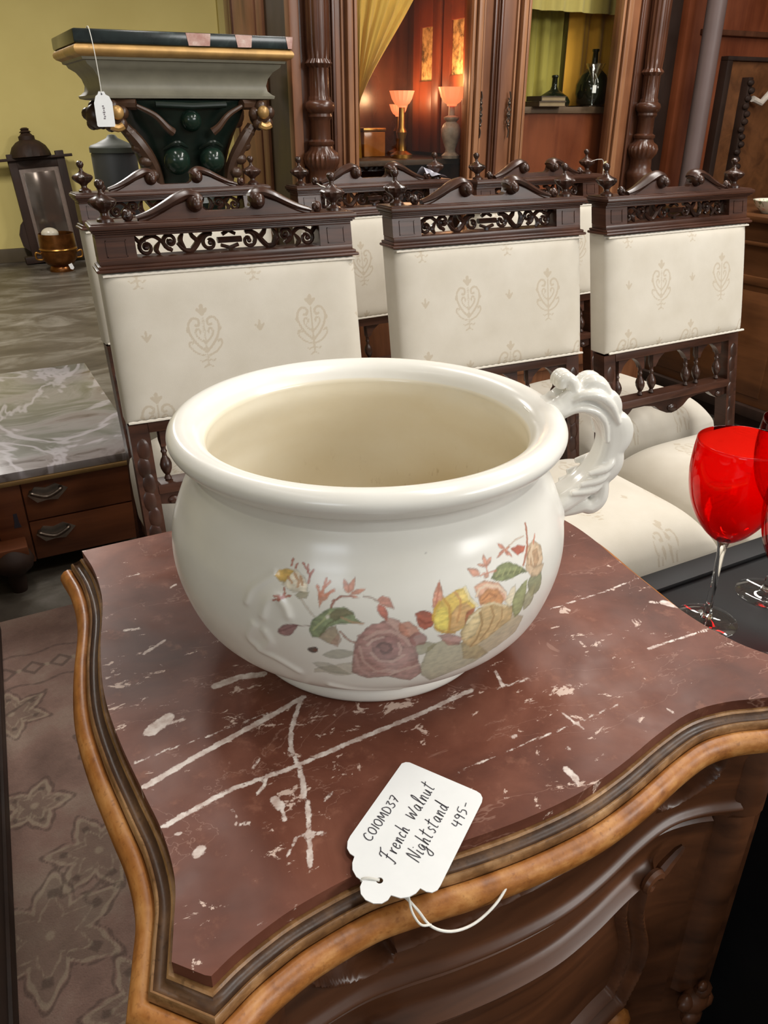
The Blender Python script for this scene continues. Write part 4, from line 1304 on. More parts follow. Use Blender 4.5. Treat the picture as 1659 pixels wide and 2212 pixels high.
def make_chair():
    ch = thing('dining_chair', 'x', 'chair')
    cw, cc = M['chair_wood'], M['chair_carved']
    # upholstered back panel, front face pillowed
    W2, h0, h1 = .2335, .744, 1.002
    nx, nz = 150, 86
    xs, zs = np.linspace(-1, 1, nx), np.linspace(0, 1, nz)
    A = []
    for z in zs:
        row = []
        for x in xs:
            e = (1 - x ** 8) * (1 - (2 * z - 1) ** 10)
            edge = max(abs(x) ** 14, abs(2 * z - 1) ** 18)
            row.append((x * W2, -.004 - .012 * e ** .5 * (1 - .2 * (2 * z - 1) ** 2) + .010 * edge, h0 + (h1 - h0) * z))
        A.append(row)
    A = [[(p[0], .050, p[2]) for p in A[0]]] + A + [[(p[0], .050, p[2]) for p in A[-1]]]
    A = [[(r[0][0], .050, r[0][2])] + r + [(r[-1][0], .050, r[-1][2])] for r in A]
    m_ = MB(bk).grid(A)
    b0 = len(m_.v)
    # flat outside back
    m_.add([(-W2, .050, h0), (W2, .050, h0), (W2, .050, h1), (-W2, .050, h1)], [(0, 1, 2, 3)])
    SX_, SZ_ = np.array([p[0] for p in m_.v]), np.array([p[2] for p in m_.v])
    up = m_.build('back_upholstery', M['fabric'], ch, 45)
    mains = [(-.075, .888), (.130, .888), (-.28, .888), (.028, 1.03), (-.177, 1.03), (.233, 1.03), (.028, .745), (-.177, .745), (.233, .745)]
    smalls = [(.028, .893), (-.177, .893), (.233, .893), (-.075, .757), (.13, .757)]
    set_attr(up, 'motif', pattern(SX_, SZ_, mains, smalls))
    # gimp braid along the top and bottom edges
    for zz in (.9965, .7475):
        m_ = MB(bk)
        m_.tube([(-.231 + .462 * k / 60, -.0075, zz + .0006 * (k % 2)) for k in range(61)], [.0022 + .0006 * (k % 2) for k in range(61)], 6)
        g = m_.build('braid', M['braid'], up)
    # posts and legs
    for s in (-1, 1):
        m_ = MB(bk)
        xs_ = (s * .2315, s * .196)
        x0, x1 = min(xs_), max(xs_)
        A = []
        for h in (0.0, .15, .30, .46, .60, .739):
            k = .75 if h < .1 else 1
            A.append([((x0 + x1) / 2 + (x0 - x1) / 2 * k, .008, h), ((x0 + x1) / 2 + (x1 - x0) / 2 * k, .008, h), ((x0 + x1) / 2 + (x1 - x0) / 2 * k, .044, h), ((x0 + x1) / 2 + (x0 - x1) / 2 * k, .044, h), ((x0 + x1) / 2 + (x0 - x1) / 2 * k, .008, h)])
        m_.grid(A)
        m_.build('rear_leg', cw, ch)
        m_ = MB(bk)                     # carved strip down the front of the post
        for k in range(7):
            m_.ball(((x0 + x1) / 2 + .002 * (-1) ** k, .008, .50 + k * .032), (.012, .0020, .021), 10, 6)
        m_.build('carved_strip', cc, ch)
    # base moulding under the fret, fret blocks, frieze and cornice
    m_ = MB(bk)
    m_.box(-.240, .240, -.012, .052, 1.002, 1.0075, .0025).box(-.236, .236, -.008, .050, 1.0075, 1.0125, .002)
    m_.build('frieze_rail', cw, ch)
    m_ = MB(bk).box(-.232, .232, -.001, .045, 1.0125, 1.0215, .0015)
    m_.box(-.232, .232, -.001, .045, 1.0565, 1.0630, .0015)
    m_.build('fret_frame', cw, ch)
    for s in (-1, 1):
        m_ = MB(bk)
        a, b = sorted((s * .232, s * .168))
        m_.box(a, b, .000, .045, 1.0215, 1.0565)
        c = (a + b) / 2
        for q in ((-.017, .017, .012, .0135), (-.017, .017, -.0135, -.012), (-.017, -.0155, -.0135, .0135), (.0155, .017, -.0135, .0135)):
            m_.box(c + q[0], c + q[1], -.0015, .002, 1.039 + q[2], 1.039 + q[3])
        m_.build('fret_block', cw, ch)
    m_ = MB(bk)
    m_.box(-.2345, .2345, -.006, .050, 1.0620, 1.0655, .001).box(-.2375, .2375, -.011, .052, 1.0655, 1.0690, .0012).box(-.2400, .2400, -.0165, .055, 1.0690, 1.0775, .0032).box(-.236, .236, -.010, .052, 1.0775, 1.0795, .0008)
    m_.build('cornice', cw, ch)
    # pierced acanthus fret
    m_ = MB(bk)
    def ft(pts, r, d=.020):
        if not hasattr(r, '__len__'): r = [r] * len(pts)
        m_.tube([(x, d, 1.039 + y) for x, y in pts], r, 6, 1.3, (0, 1, 0))
    for s in (-1, 1):
        f = lambda P: [(s * x, y) for x, y in P]
        ft(f(spiral(.148, -.004, .0135, .003, PI * .5, -PI * 2.4)), [.0042 - .0018 * i / 22 for i in range(23)])
        ft(f(spiral(.106, .004, .0135, .003, -PI * .5, PI * 2.3)), [.0042 - .0016 * i / 22 for i in range(23)])
        ft(f(cr([(.150, .0105), (.135, .014), (.122, .006), (.112, -.006), (.104, -.0115)], 5)), .0038)
        ft(f(cr([(.094, .0), (.084, -.011), (.072, -.014), (.062, -.006), (.052, .006), (.040, .013), (.030, .013)], 5)), [.0028 + .0026 * math.sin(PI * i / 30) for i in range(31)])
        ft(f(spiral(.036, -.002, .0150, .004, PI * .6, -PI * 1.7)), [.0044 - .0018 * i / 22 for i in range(23)])
        ft(f(cr([(.080, -.012), (.088, .004), (.082, .016)], 5)), [.002 + .003 * math.sin(PI * i / 10) for i in range(11)])
        ft(f(cr([(.124, .004), (.132, -.008), (.126, -.017)], 5)), [.002 + .003 * math.sin(PI * i / 10) for i in range(11)])
        ft(f([(.058, .002), (.066, .010), (.070, .018)]), [.0045, .0045, .003])
        ft(f([(.158, .004), (.165, .012), (.169, .017)]), [.004, .004, .003])
        for x, y in ((.148, -.004), (.106, .004), (.036, -.002)):
            m_.ball((s * x, .016, 1.039 + y), (.0045, .005, .0045), 8, 6)
    ft([(-.022, .001), (.022, .001)], .0055, .018)
    ft([(-.016, -.008), (.0, -.013), (.016, -.008)], .0035)
    ft([(-.012, .010), (.0, .016), (.012, .010)], .0035)
    ft([(0, -.012), (0, -.0185)], .005)
    ft([(0, .014), (0, .0185)], .004)
    m_.build('carved_fret', cc, ch)
    # broken pediment
    m_ = MB(bk)
    prof_ = [(-.155, 1.0785), (-.155, 1.0835)] + [(-.155 + .105 * k / 10, 1.0835 + .026 * smooth(0, 1, np.float64(k / 10))) for k in range(1, 11)] + [(-.046, 1.103), (-.042, 1.094), (-.034, 1.0895)]
    prof_ = prof_ + [(-x, z) for x, z in prof_[::-1]]
    m_.plate(prof_, .006, .026, lambda a, b, d: (a, d, b))
    m_.build('pediment', cw, ch)
    for s in (-1, 1):
        m_ = MB(bk)
        rk = cr([(.158, 1.0835), (.135, 1.0900), (.110, 1.1005), (.085, 1.1125), (.066, 1.1185), (.053, 1.1150), (.046, 1.1080)], 5)
        m_.tube([(s * x, .012, z) for x, z in rk], [.0042 + .0042 * min(1, i / 14) for i in range(len(rk))], 8, 2.0, (0, 1, 0))
        rk = [(x, z - .0075) for x, z in rk[:-6]]
        m_.tube([(s * x, .010, z) for x, z in rk], .0028, 6, 2.0, (0, 1, 0))
        m_.ball((s * .0565, .010, 1.1050), (.0155, .021, .0165), 16, 10)
        m_.ball((s * .0560, -.010, 1.1040), (.0085, .006, .0095), 12, 8)
        m_.build('pediment_scroll', cc, ch)
        m_ = MB(bk)
        m_.lathe(FIN, 24, (s * .2085, .022, 1.0785), lambda a, z: 1 + (.07 * math.cos(12 * a) if .022 < z < .041 else 0))
        m_.build('finial', cc, ch)
        m_ = MB(bk)
        m_.ball((s * .172, .014, 1.088), (.010, .008, .010), 10, 7).ball((s * .172, .006, 1.088), (.004, .004, .004), 8, 6)
        m_.build('rosette', cc, ch)
    # lower rail, spindle gallery, gallery rail, apron
    MB(bk).box(-.197, .197, .006, .044, .722, .745, .002).build('lower_rail', cw, ch)
    MB(bk).box(-.197, .197, .006, .044, .606, .624, .002).build('gallery_rail', cw, ch)
    sp = [(.0055, 0), (.0075, .003), (.0055, .007), (.0042, .010), (.007, .014), (.0105, .022), (.0115, .030), (.009, .038), (.005, .044), (.0042, .050), (.0062, .054), (.0045, .058), (.0055, .066), (.0075, .076), (.0075, .098)]
    for x in (-.174, -.098, -.060, .060, .098, .174):
        MB(bk).lathe(sp, 14, (x, .026, .624)).build('spindle', cc, ch)
    for a, b in ((-.174, -.098), (-.060, .060), (.098, .174)):
        m_ = MB(bk)
        c, w = (a + b) / 2, (b - a) / 2
        arch = [(a - .004, .722), (a - .004, .690), (a + .004, .690)] + [(c - w * .86 * math.cos(PI * k / 12), .690 + (.024 + .006 * (w > .05)) * math.sin(PI * k / 12) * (1 + .25 * math.sin(PI * k / 12) ** 6)) for k in range(1, 12)] + [(b - .004, .690), (b + .004, .690), (b + .004, .722)]
        m_.plate(arch, .016, .034, lambda p, q, d: (p, d, q))
        m_.build('gallery_arch', cw, ch)
    m_ = MB(bk)
    sc = [(-.197, .608), (-.197, .585), (-.165, .580), (-.150, .588), (-.135, .600), (-.095, .600), (-.060, .594), (-.040, .580), (-.018, .571), (0, .568)]
    sc = sc + [(-x, z) for x, z in sc[::-1][1:]]
    m_.plate(sc, .014, .036, lambda p, q, d: (p, d, q))
    m_.ball((0, .012, .582), (.016, .006, .010), 10, 7).ball((-.17, .012, .590), (.012, .005, .008), 8, 6).ball((.17, .012, .590), (.012, .005, .008), 8, 6)
    m_.build('carved_apron', cc, ch)
    # deep boxed seat, cream sides rolled over the edges
    y0 = -LEAN * (HC - .48) + .004
    SD = .432
    nx, ny = 96, 84
    def sp_(u, v, q):
        hw = .231 + .018 * v
        corner = 1 - .03 * (abs(u) ** 10) * (v ** 10)
        return (u * hw * corner * q, y0 - SD / 2 - SD * (v - .5) * corner * q)
    A = []
    for j in range(ny):
        v = j / (ny - 1)
        row = []
        for i in range(nx):
            u = 2 * i / (nx - 1) - 1
            e = max((1 - abs(u) ** 6) * (1 - abs(2 * v - 1) ** 6), 0)
            x, y = sp_(u, v, 1.0)
            row.append((x, y, .462 + .034 * e ** .40 + .050 * e))
        A.append(row)
    m_ = MB().grid(A)
    b0 = len(m_.v)
    ring = [(2 * i / 47 - 1, 0) for i in range(48)] + [(1, j / 47) for j in range(1, 48)] + [(1 - 2 * i / 47, 1) for i in range(1, 48)] + [(-1, 1 - j / 47) for j in range(1, 47)]
    rows_ = []
    for q, z in ((1.0, .462), (1.016, .445), (1.022, .41), (1.018, .36), (1.006, .305), (1.0, .292), (.98, .290)):
        rows_.append([(*sp_(u, v, q), z) for u, v in ring] + [(*sp_(*ring[0], q), z)])
    m_.grid(rows_)
    SX_, SY_ = np.array([p[0] for p in m_.v]), np.array([p[1] for p in m_.v])
    so = m_.build('seat', M['fabric'], ch, 70)
    mm = [(-.10, y0 - .13), (.105, y0 - .13), (0, y0 - .29), (-.205, y0 - .29), (.205, y0 - .29), (-.10, y0 - .43), (.105, y0 - .43), (0, y0 + .02)]
    ss = [(0, y0 - .13), (-.10, y0 - .29), (.105, y0 - .29)]
    sdv = pattern(SX_, SY_, mm, ss)
    sdv[b0:] = 1.0
    set_attr(so, 'motif', sdv)
    m_ = MB()
    m_.box(-.235, .235, y0 - SD + .004, y0 - SD + .030, .250, .300, .003).box(-.228, -.206, y0 - SD + .01, y0 + .006, .250, .300, .003).box(.206, .228, y0 - SD + .01, y0 + .006, .250, .300, .003).box(-.21, .21, y0 - .014, y0 + .004, .250, .300, .003)
    m_.build('seat_rail', cw, ch)
    lg = [(.018, 0), (.022, .02), (.014, .035), (.016, .06), (.020, .12), (.024, .18), (.016, .200), (.024, .212), (.016, .225), (.022, .24), (.024, .25), (.024, .29)]
    for s in (-1, 1):
        MB().lathe(lg, 16, (s * .216, y0 - SD + .030, 0)).build('front_leg', cw, ch)
    m_ = MB().tube([(-.212, y0 - SD + .05, .15), (-.212, y0 + .03, .15)], .011, 8).tube([(.212, y0 - SD + .05, .15), (.212, y0 + .03, .15)], .011, 8).tube([(-.212, y0 - .2, .15), (.212, y0 - .2, .15)], .011, 8)
    m_.build('stretcher', cw, ch)
    return ch


M['braid'] = plain('white woven braid', (218, 211, 198), 0.85, 0.05, 300)
proto = make_chair()
CH = [  # x, y, turn, label
    (.454, 1.442, -3.5, 'carved dark walnut dining chair behind the left part of the pot, nearest the camera'),
    (1.021, 1.446, -2.1, 'carved dark walnut dining chair in the middle of the front row, behind the pot'),
    (1.523, 1.404, 1.5, 'carved dark walnut dining chair at the right end of the front row, beside the sideboard'),
    (.518, 2.041, 3.0, 'back-row dining chair under the marble-topped pedestal, mostly hidden by the left front chair'),
    (1.032, 1.985, 3.9, 'back-row dining chair in front of the glowing lamps, between left and middle front chairs'),
    (1.532, 1.935, 4.6, 'back-row dining chair in front of the bottle shelf door, between middle and right chairs')]
for i, (x, y, a, lb) in enumerate(CH):
    o = proto if i == 0 else copy_tree(proto)
    o.location = (x, y, 0)
    o.rotation_euler = (0, 0, math.radians(a))
    o['label'] = lb
    o['group'] = 'set of carved dining chairs with cream damask backs'
    o['category'] = 'chair'


# ---------------------------------------------------------------- black table with wine glasses
bt = thing('black_table', 'black lacquered table with raised edge beside the nightstand', 'table', (1.05, .05, 0))
MB().box(-.515, .75, -.45, .545, .690, .7195, .003).build('table_top', M['black_wood'], bt)
m_ = MB().box(-.515, .75, .512, .545, .7195, .7265, .003).box(-.515, .75, -.45, -.417, .7195, .7265, .003).box(-.515, -.490, -.417, .512, .7195, .7265, .003).box(.725, .75, -.417, .512, .7195, .7265, .003)
m_.build('raised_edge', M['black_wood'], bt)
for x in (-.49, .72):
    for y in (-.43, .52):
        MB().box(x - .022, x + .022, y - .022, y + .022, 0, .690, .004).build('leg', M['black_wood'], bt)
m_ = MB().box(-.49, .72, .500, .520, .60, .690, .003).box(-.49, .72, -.43, -.41, .60, .690, .003).box(-.50, -.48, -.41, .50, .60, .690, .003).box(.71, .73, -.41, .50, .60, .690, .003)
m_.build('apron', M['black_wood'], bt)

m_ = MB().plate([(-.41, .688), (.50, .688), (.50, .0), (-.41, .0)], -.512, -.500, lambda a, b, d: (d, a, b))  # black panel added so that the space below the table stays dark
m_.build('side_shade_panel', M['black_wood'], bt)
BOWL = cr([(.0045, .107), (.011, .109), (.0225, .1185), (.0340, .134), (.0425, .152), (.0475, .172), (.0494, .191), (.0488, .210), (.0474, .2240)], 5)
bowl_in = [(max(.0, r - .0011), z + (.0012 if i < 6 else 0)) for i, (r, z) in enumerate(BOWL)]


def wine_glass(x, y, lb):
    g = thing('wine_glass', lb, 'wine glass', (x, y, .7197), 0, 'red wine glasses on the black table')
    MB().lathe([(0, .1060)] + BOWL + [(.0468, .2243)] + bowl_in[::-1] + [(0, .1085)], 48).build('bowl', M['red_glass'], g, 60)['label'] = 'red glass bowl'
    MB().lathe([(0, .108), (.0075, .107), (.0052, .099), (.0040, .087), (.0036, .06), (.0037, .03), (.0048, .012), (.0075, .0062), (0, .0055)], 20).build('stem', M['glass'], g, 60)
    MB().lathe([(0, 0), (.0345, 0), (.0352, .0008), (.0345, .0016), (.022, .0030), (.010, .0052), (.005, .0072), (0, .0078)], 44).build('foot', M['thin_clear'], g, 60)
    return g


wine_glass(.687, .494, 'red-bowled wine glass with clear stem nearest the pot handle')
wine_glass(.797, .500, 'second red-bowled wine glass, cut off by the right picture edge')
wine_glass(.676, .392, 'third wine glass, of which only the clear foot shows behind the marble edge')

# ---------------------------------------------------------------- armoire
AX0, AX1, AF, AB = 1.045, 2.560, 2.523, 3.144
ar = thing('armoire', 'tall brown two-door armoire with turned columns and glass doors', 'armoire', ((AX0 + AX1) / 2, 2.83, 0))


def al(mb):
    mb.v = [(x - (AX0 + AX1) / 2, y - 2.83, z) for x, y, z in mb.v]
    return mb


al(MB().box(AX0 - .03, AX1 + .03, AF - .06, AB, 0, .30, .01).box(AX0 - .05, AX1 + .05, AF - .08, AB, .30, .36, .012)).build('plinth', M['armoire'], ar)
al(MB().box(AX0 - .05, AX1 + .05, AF - .08, AB, 2.32, 2.38, .012).box(AX0 - .09, AX1 + .09, AF - .12, AB, 2.38, 2.46, .02)).build('crown', M['armoire'], ar)
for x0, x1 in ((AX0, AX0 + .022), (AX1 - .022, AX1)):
    al(MB().box(x0, x1, AF + .03, AB - .03, .36, 2.32)).build('side_shade_panel', M['side_dark'], ar)
al(MB().box(AX0 - .010, AX0 + .03, 2.775, 2.835, .36, 2.32, .006).box(AX0 - .014, AX0 + .03, 2.835, 3.05, .36, 2.32, .004)).build('side_stile', M['armoire'], ar)
al(MB().box(AX0 - .018, AX0 + .03, 3.05, 3.075, .36, 2.32, .006).box(AX0 - .012, AX0 + .03, 3.075, 3.144, .36, 2.32, .006)).build('side_stile', M['armoire_dark'], ar)
al(MB().box(AX0 - .012, AX0 + .02, AF + .015, AF + .055, .36, 2.32, .005)).build('side_stile', M['armoire'], ar)
al(MB().box(AX0, AX1, AB - .03, AB, .36, 2.32)).build('back_panel', M['armoire_dark'], ar)
al(MB().box(1.76, 1.80, AF + .09, AB - .03, .36, 2.32)).build('divider', M['armoire_dark'], ar)
# frame posts behind the columns
for xa, xb in ((AX0 + .01, 1.165), (2.435, AX1 - .01)):
    al(MB().box(xa, xb, AF + .028, AF + .10, .36, 2.32, .006)).build('front_post', M['armoire_dark'], ar)
# turned columns
CP = [(.060, .36), (.060, .44), (.040, .46), (.034, .70), (.036, .90), (.046, .94), (.046, 1.00), (.050, 1.01), (.050, 1.03), (.042, 1.04), (.041, 1.075), (.046, 1.082), (.054, 1.095), (.057, 1.112), (.052, 1.126), (.040, 1.136), (.036, 1.146), (.041, 1.152), (.041, 1.160), (.031, 1.166), (.0305, 1.218), (.034, 1.224), (.038, 1.230), (.036, 1.238), (.044, 1.246), (.047, 1.258), (.044, 1.268), (.035, 1.274), (.033, 1.283), (.030, 1.287), (.0305, 1.362), (.036, 1.368), (.0395, 1.374), (.036, 1.380), (.031, 1.386), (.0335, 1.42), (.036, 1.9), (.033, 2.20), (.050, 2.22), (.050, 2.32)]
def flute(a, z):
    if z > 1.40: return 1 + .05 * math.cos(14 * a)
    if 1.09 < z < 1.128: return 1 + .05 * math.cos(22 * a)
    if 1.366 < z < 1.389: return 1 + .07 * math.cos(12 * a)
    if 1.28 < z < 1.365: return 1 + .025 * math.cos(18 * a)
    return 1
for x in (1.115, 2.487):
    al(MB().lathe(CP, 72, (x, AF - .002, 0), flute)).build('column', M['armoire_dark'], ar, 40)


def door(xa, xb, ga, gb, pull_x):
    """frame with stepped mouldings round a glass pane"""
    d = MB()
    z0, z1, g0, g1 = .40, 2.30, .62, 2.12
    yb, yf = AF + .062, AF + .028
    for (a, b, c, e) in ((xa, ga, z0, z1), (gb, xb, z0, z1), (ga, gb, z0, g0), (ga, gb, g1, z1)):
        d.box(a, b, yf, yb, c, e, .003)
    o = al(d).build('door', M['armoire'], ar)
    mo = MB()
    for k, (off, w, pr) in enumerate(((.0, .012, .014), (.018, .020, .020), (.046, .008, .008))):
        for (a, b) in ((ga - off - w, ga - off), (gb + off, gb + off + w)):
            if a > xa - .001 and b < xb + .001:
                mo.box(a, b, yf - pr, yf + .004, g0 - off, g1 + off, .004)
    al(mo).build('moulding', M['armoire_light'], o)
    mo = MB()
    for a in (xa + .004, xb - .016):
        mo.box(a, a + .012, yf - .010, yf + .004, z0, z1, .004)
    al(mo).build('door_edge_bead', M['armoire_dark'], o)
    al(MB().box(ga - .004, gb + .004, yf + .012, yf + .016, g0 - .004, g1 + .004)).build('pane', M['clear_pane'], o)
    # pierced drop ornament
    dr = MB()
    pts = [(0, 1.305), (.004, 1.285), (-.004, 1.268), (.006, 1.250), (-.006, 1.232), (.006, 1.214), (-.003, 1.198), (.003, 1.180), (0, 1.160)]
    dr.tube([(pull_x + x, yf - .012, z) for x, z in cr(pts, 4)], .0028, 6)
    dr.tube([(pull_x - x * 1.2, yf - .012, z) for x, z in cr(pts[1:-2], 4)], .0024, 6)
    for z in (1.268, 1.232, 1.20): dr.ball((pull_x, yf - .013, z), .0052, 8, 6)
    al(dr).build('key_ornament', M['dark_metal'], o)
    return o


M['dark_metal'] = plain('dark pewter', (96, 84, 74), 0.3, 0.3, 60, 0, Metallic=0.8)
door(1.168, 1.786, 1.258, 1.682, 1.728)
door(1.792, 2.432, 1.917, 2.324, 1.848)
# shelves inside
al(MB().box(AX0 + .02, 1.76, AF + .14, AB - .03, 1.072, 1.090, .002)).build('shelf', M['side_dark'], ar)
al(MB().box(1.80, AX1 - .02, AF + .11, AB - .03, 1.2360, 1.2585, .002)).build('shelf', plain('grey brown shelf edge', (96, 76, 58), 0.5), ar)
al(MB().box(1.80, AX1 - .02, AF + .12, AF + .135, .40, 1.236)).build('lower_panel', M['red_wood'], ar)
# panelled partition of the left compartment, with painted flower panels
t = NT('painted flower panel')
v = t.coords()
nz = t.noise(v, 30, 4, .7)
cl = t.ramp(nz, [(.36, lin((84, 72, 42))), (.46, lin((168, 142, 88))), (.6, lin((214, 190, 128)))])
pm = t.set(cl, .6)
for y0_, y1_, z0_, z1_ in ((2.840, 3.030, 1.345, 1.520), (2.630, 2.815, 1.360, 1.530)):
    g0, g1 = y0_ + .05, y1_ - .05
    f_ = MB().box(1.738, 1.760, y0_, g0, 1.10, 1.75, .003).box(1.738, 1.760, g1, y1_, 1.10, 1.75, .003).box(1.738, 1.760, g0, g1, z1_, 1.75, .003).box(1.738, 1.760, g0, g1, 1.10, z0_, .003)
    f_ = al(f_).build('partition_frame', M['red_wood'], ar)
    al(MB().box(1.748, 1.7595, g0 - .002, g1 + .002, z0_ - .002, z1_ + .002)).build('painted_panel', pm, f_)


def cloth(name, lb, xs, yb, ztop, zbot, folds, amp, matl, taper=None):
    """hanging folded sheet with thickness"""
    A = []
    nz, nx = 26, folds * 10
    for j in range(nz + 1):
        v = j / nz
        x0, x1 = (xs if taper is None else taper(v))
        A.append([(x0 + (x1 - x0) * i / nx, yb + amp * (math.sin(2 * PI * folds * i / nx + .6 * math.sin(i * .37)) + .35 * math.sin(2 * PI * folds * 2.3 * i / nx + v)) * (.7 + .3 * v), ztop + (zbot - ztop) * v) for i in range(nx + 1)])
    B = [[(p[0], p[1] + .003, p[2]) for p in r] for r in A]
    m_ = MB().grid(A).grid(B[::-1])
    o = m_.build(name, matl, None, 80, fix=False)
    o.location = (0, 0, 0)
    return tag(o, lb, 'curtain')


def curtain_mat(name, c):
    t = NT(name)
    v = t.coords((40, 40, 2))
    cl = t.ramp(t.noise(v, 1.0, 3), [(.3, tuple(k * .8 for k in lin(c))), (.7, lin(c))])
    return t.set(cl, .8, Sheen_Weight=.2)


cloth('curtain', 'yellow curtain gathered diagonally behind the left glass door of the armoire', None, 2.66, 2.10, 1.10, 5, .010, curtain_mat('golden yellow cloth', (214, 172, 72)),
      lambda v: (1.285 + .02 * v + .06 * max(0, v - .62), 1.60 - .015 * v - .30 * smooth(.34, .95, np.float64(v))))
cloth('curtain', 'olive green folded curtain behind bottles at the right glass door', (1.83, 2.345), 2.815, 2.12, 1.262, 8, .014, curtain_mat('olive green cloth', (176, 164, 74)))
cloth('curtain', 'golden yellow curtain behind the round dark bottle', (2.275, 2.534), 2.775, 2.12, 1.262, 3, .012, curtain_mat('amber cloth', (232, 172, 52)))
cloth('curtain', 'short scalloped olive valance hanging at the top of the right door', (1.86, 2.50), 2.70, 2.11, 1.57, 6, .010, curtain_mat('pale olive cloth', (184, 168, 92)))

# lamps with glowing shades
M['shade'] = glow('glowing pink glass shade', (255, 128, 78), 1.1, (255, 170, 140))
M['bulb'] = glow('lit bulb', (255, 214, 150), 14.0, (255, 240, 220))
M['urn'] = plain('mottled white porcelain', (178, 160, 142), .35, .35, 40)


def lamp(x, y, zs, sc, lb, urn):
    L = thing('table_lamp', lb, 'lamp', (x, y, 1.0905), 0, 'glowing lamps in the armoire')
    z = zs - 1.0905
    sh = [(.016, 0), (.018, .006), (.030, .014), (.040, .030), (.046, .048), (.050, .060)]
    mb = MB().lathe([(r * sc, z + h * sc) for r, h in sh] + [(r * sc - .0015, z + h * sc) for r, h in sh[::-1]], 32, (0, 0, 0), lambda a, q: 1 + (.03 * math.cos(16 * a)))
    mb.build('lamp_shade', M['shade'], L)['label'] = 'glowing pink glass shade'
    MB().lathe([(0, z + .012 * sc), (.008 * sc, z + .018 * sc), (.010 * sc, z + .032 * sc), (.006 * sc, z + .046 * sc), (0, z + .052 * sc)], 14).build('bulb', M['bulb'], L)
    if urn:
        MB().lathe([(.030, 0), (.032, .010), (.020, .020), (.018, .030), (.026, .050), (.034, .075), (.036, .095), (.028, .112), (.018, .120), (.027, .128), (.028, .134), (.012, .140), (.010, z + .004)], 28).build('base', M['urn'], L)
    else:
        MB().lathe([(.040, 0), (.040, .012), (.016, .024), (.012, .06), (.020, .085), (.012, .10), (.010, z + .004)], 24).build('base', M['brass'], L)
    d = bpy.data.lights.new('lamp_light', 'POINT')
    d.energy = 1.3
    d.color = (1, .56, .28)
    d.shadow_soft_size = .02
    o = bpy.data.objects.new('lamp_light', d)
    COL.objects.link(o)
    o.parent = L
    o.location = (0, 0, z + .085 * sc)
    return L


lamp(1.690, 2.665, 1.260, 1.0, 'lit lamp with pink glass shade on a white urn base', True)
lamp(1.548, 2.775, 1.256, .88, 'lit lamp with pink glass shade on a brass base beside the yellow curtain', False)
lamp(1.640, 2.965, 1.225, .70, 'small dim lamp standing between and behind the two larger lit lamps', False)
# small clutter on the shelf
cb = thing('jewel_box', 'amber coloured glass box glowing on the armoire shelf below the lamps', 'box', (1.500, 2.93, 1.0903))
MB().box(-.045, .045, -.035, .035, 0, .085, .004).build('box', plain('amber glass', (176, 112, 48), .15, .2, 20), cb)
MB().box(-.048, .048, -.038, .038, .0855, .098, .004).build('lid', M['brass'], cb)

# things on the bottle shelf
ZS = 1.2587
def bottle(x, y, pr, lb):
    o = MB().lathe(pr, 36, (0, 0, 0)).build('bottle', M['dark_glass'], None, 60)
    o.location = (x, y, ZS)
    return tag(o, lb, 'bottle')


bottle(2.198, 2.735, [(0, 0), (.056, 0), (.062, .006), (.064, .018), (.055, .034), (.034, .048), (.016, .058), (.011, .070), (.010, .098), (.013, .100), (.013, .106), (.010, .108), (0, .108)], 'squat dark green onion bottle behind the books')
bottle(2.338, 2.680, [(0, 0), (.036, 0), (.054, .012), (.064, .045), (.063, .075), (.050, .108), (.028, .128), (.012, .138), (.010, .185), (.013, .187), (.013, .195), (0, .196)], 'large round dark demijohn bottle behind the cocktail glass')
M['cocktail'] = thin_glass('bright clear glass', (0.93, 0.94, 0.93), 1.0, 0.08, 0.14)
ck = MB().lathe([(0, 0), (.030, 0), (.031, .001), (.028, .002), (.004, .005), (.0028, .012), (.0026, .078), (.006, .086), (.036, .142), (.0365, .143), (.0348, .143), (.0045, .089), (0, .0885)], 36).build('cocktail_glass', M['cocktail'], None, 60)
ck.location = (2.285, 2.612, ZS)
tag(ck, 'clear cone-shaped cocktail glass in front of the round bottle', 'glass')
tg = MB().box(-.009, .009, -.0004, .0004, -.026, 0).tube([(0, 0, 0), (.002, 0, .02)], .0006, 6).build('price_tag', M['paper'])
tg.location = (2.280, 2.600, ZS + .072)
tag(tg, 'tiny white tag hanging on the cocktail glass', 'price tag')
for k, (w, c, lb) in enumerate(((.125, (92, 74, 58), 'closed brown book lying at the bottom of the small stack in the armoire'), (.116, (78, 66, 56), 'closed dark book lying on top of the small stack in the armoire'))):
    bo = thing('book', lb, 'book', (2.085 + .004 * k, 2.64, ZS + .0175 * k), 0, 'books on the armoire shelf')
    MB().box(-w / 2, w / 2, -.045, .045, 0, .0025, .0006).box(-w / 2, w / 2, -.045, .045, .0145, .017, .0006).box(-w / 2, -w / 2 + .003, -.045, .045, .0025, .0145).build('cover', plain('book cloth', c, .6), bo)
    MB().box(-w / 2 + .003, w / 2 - .003, -.042, .042, .0026, .0144).build('pages', plain('aged pages', (150, 130, 100), .8), bo)

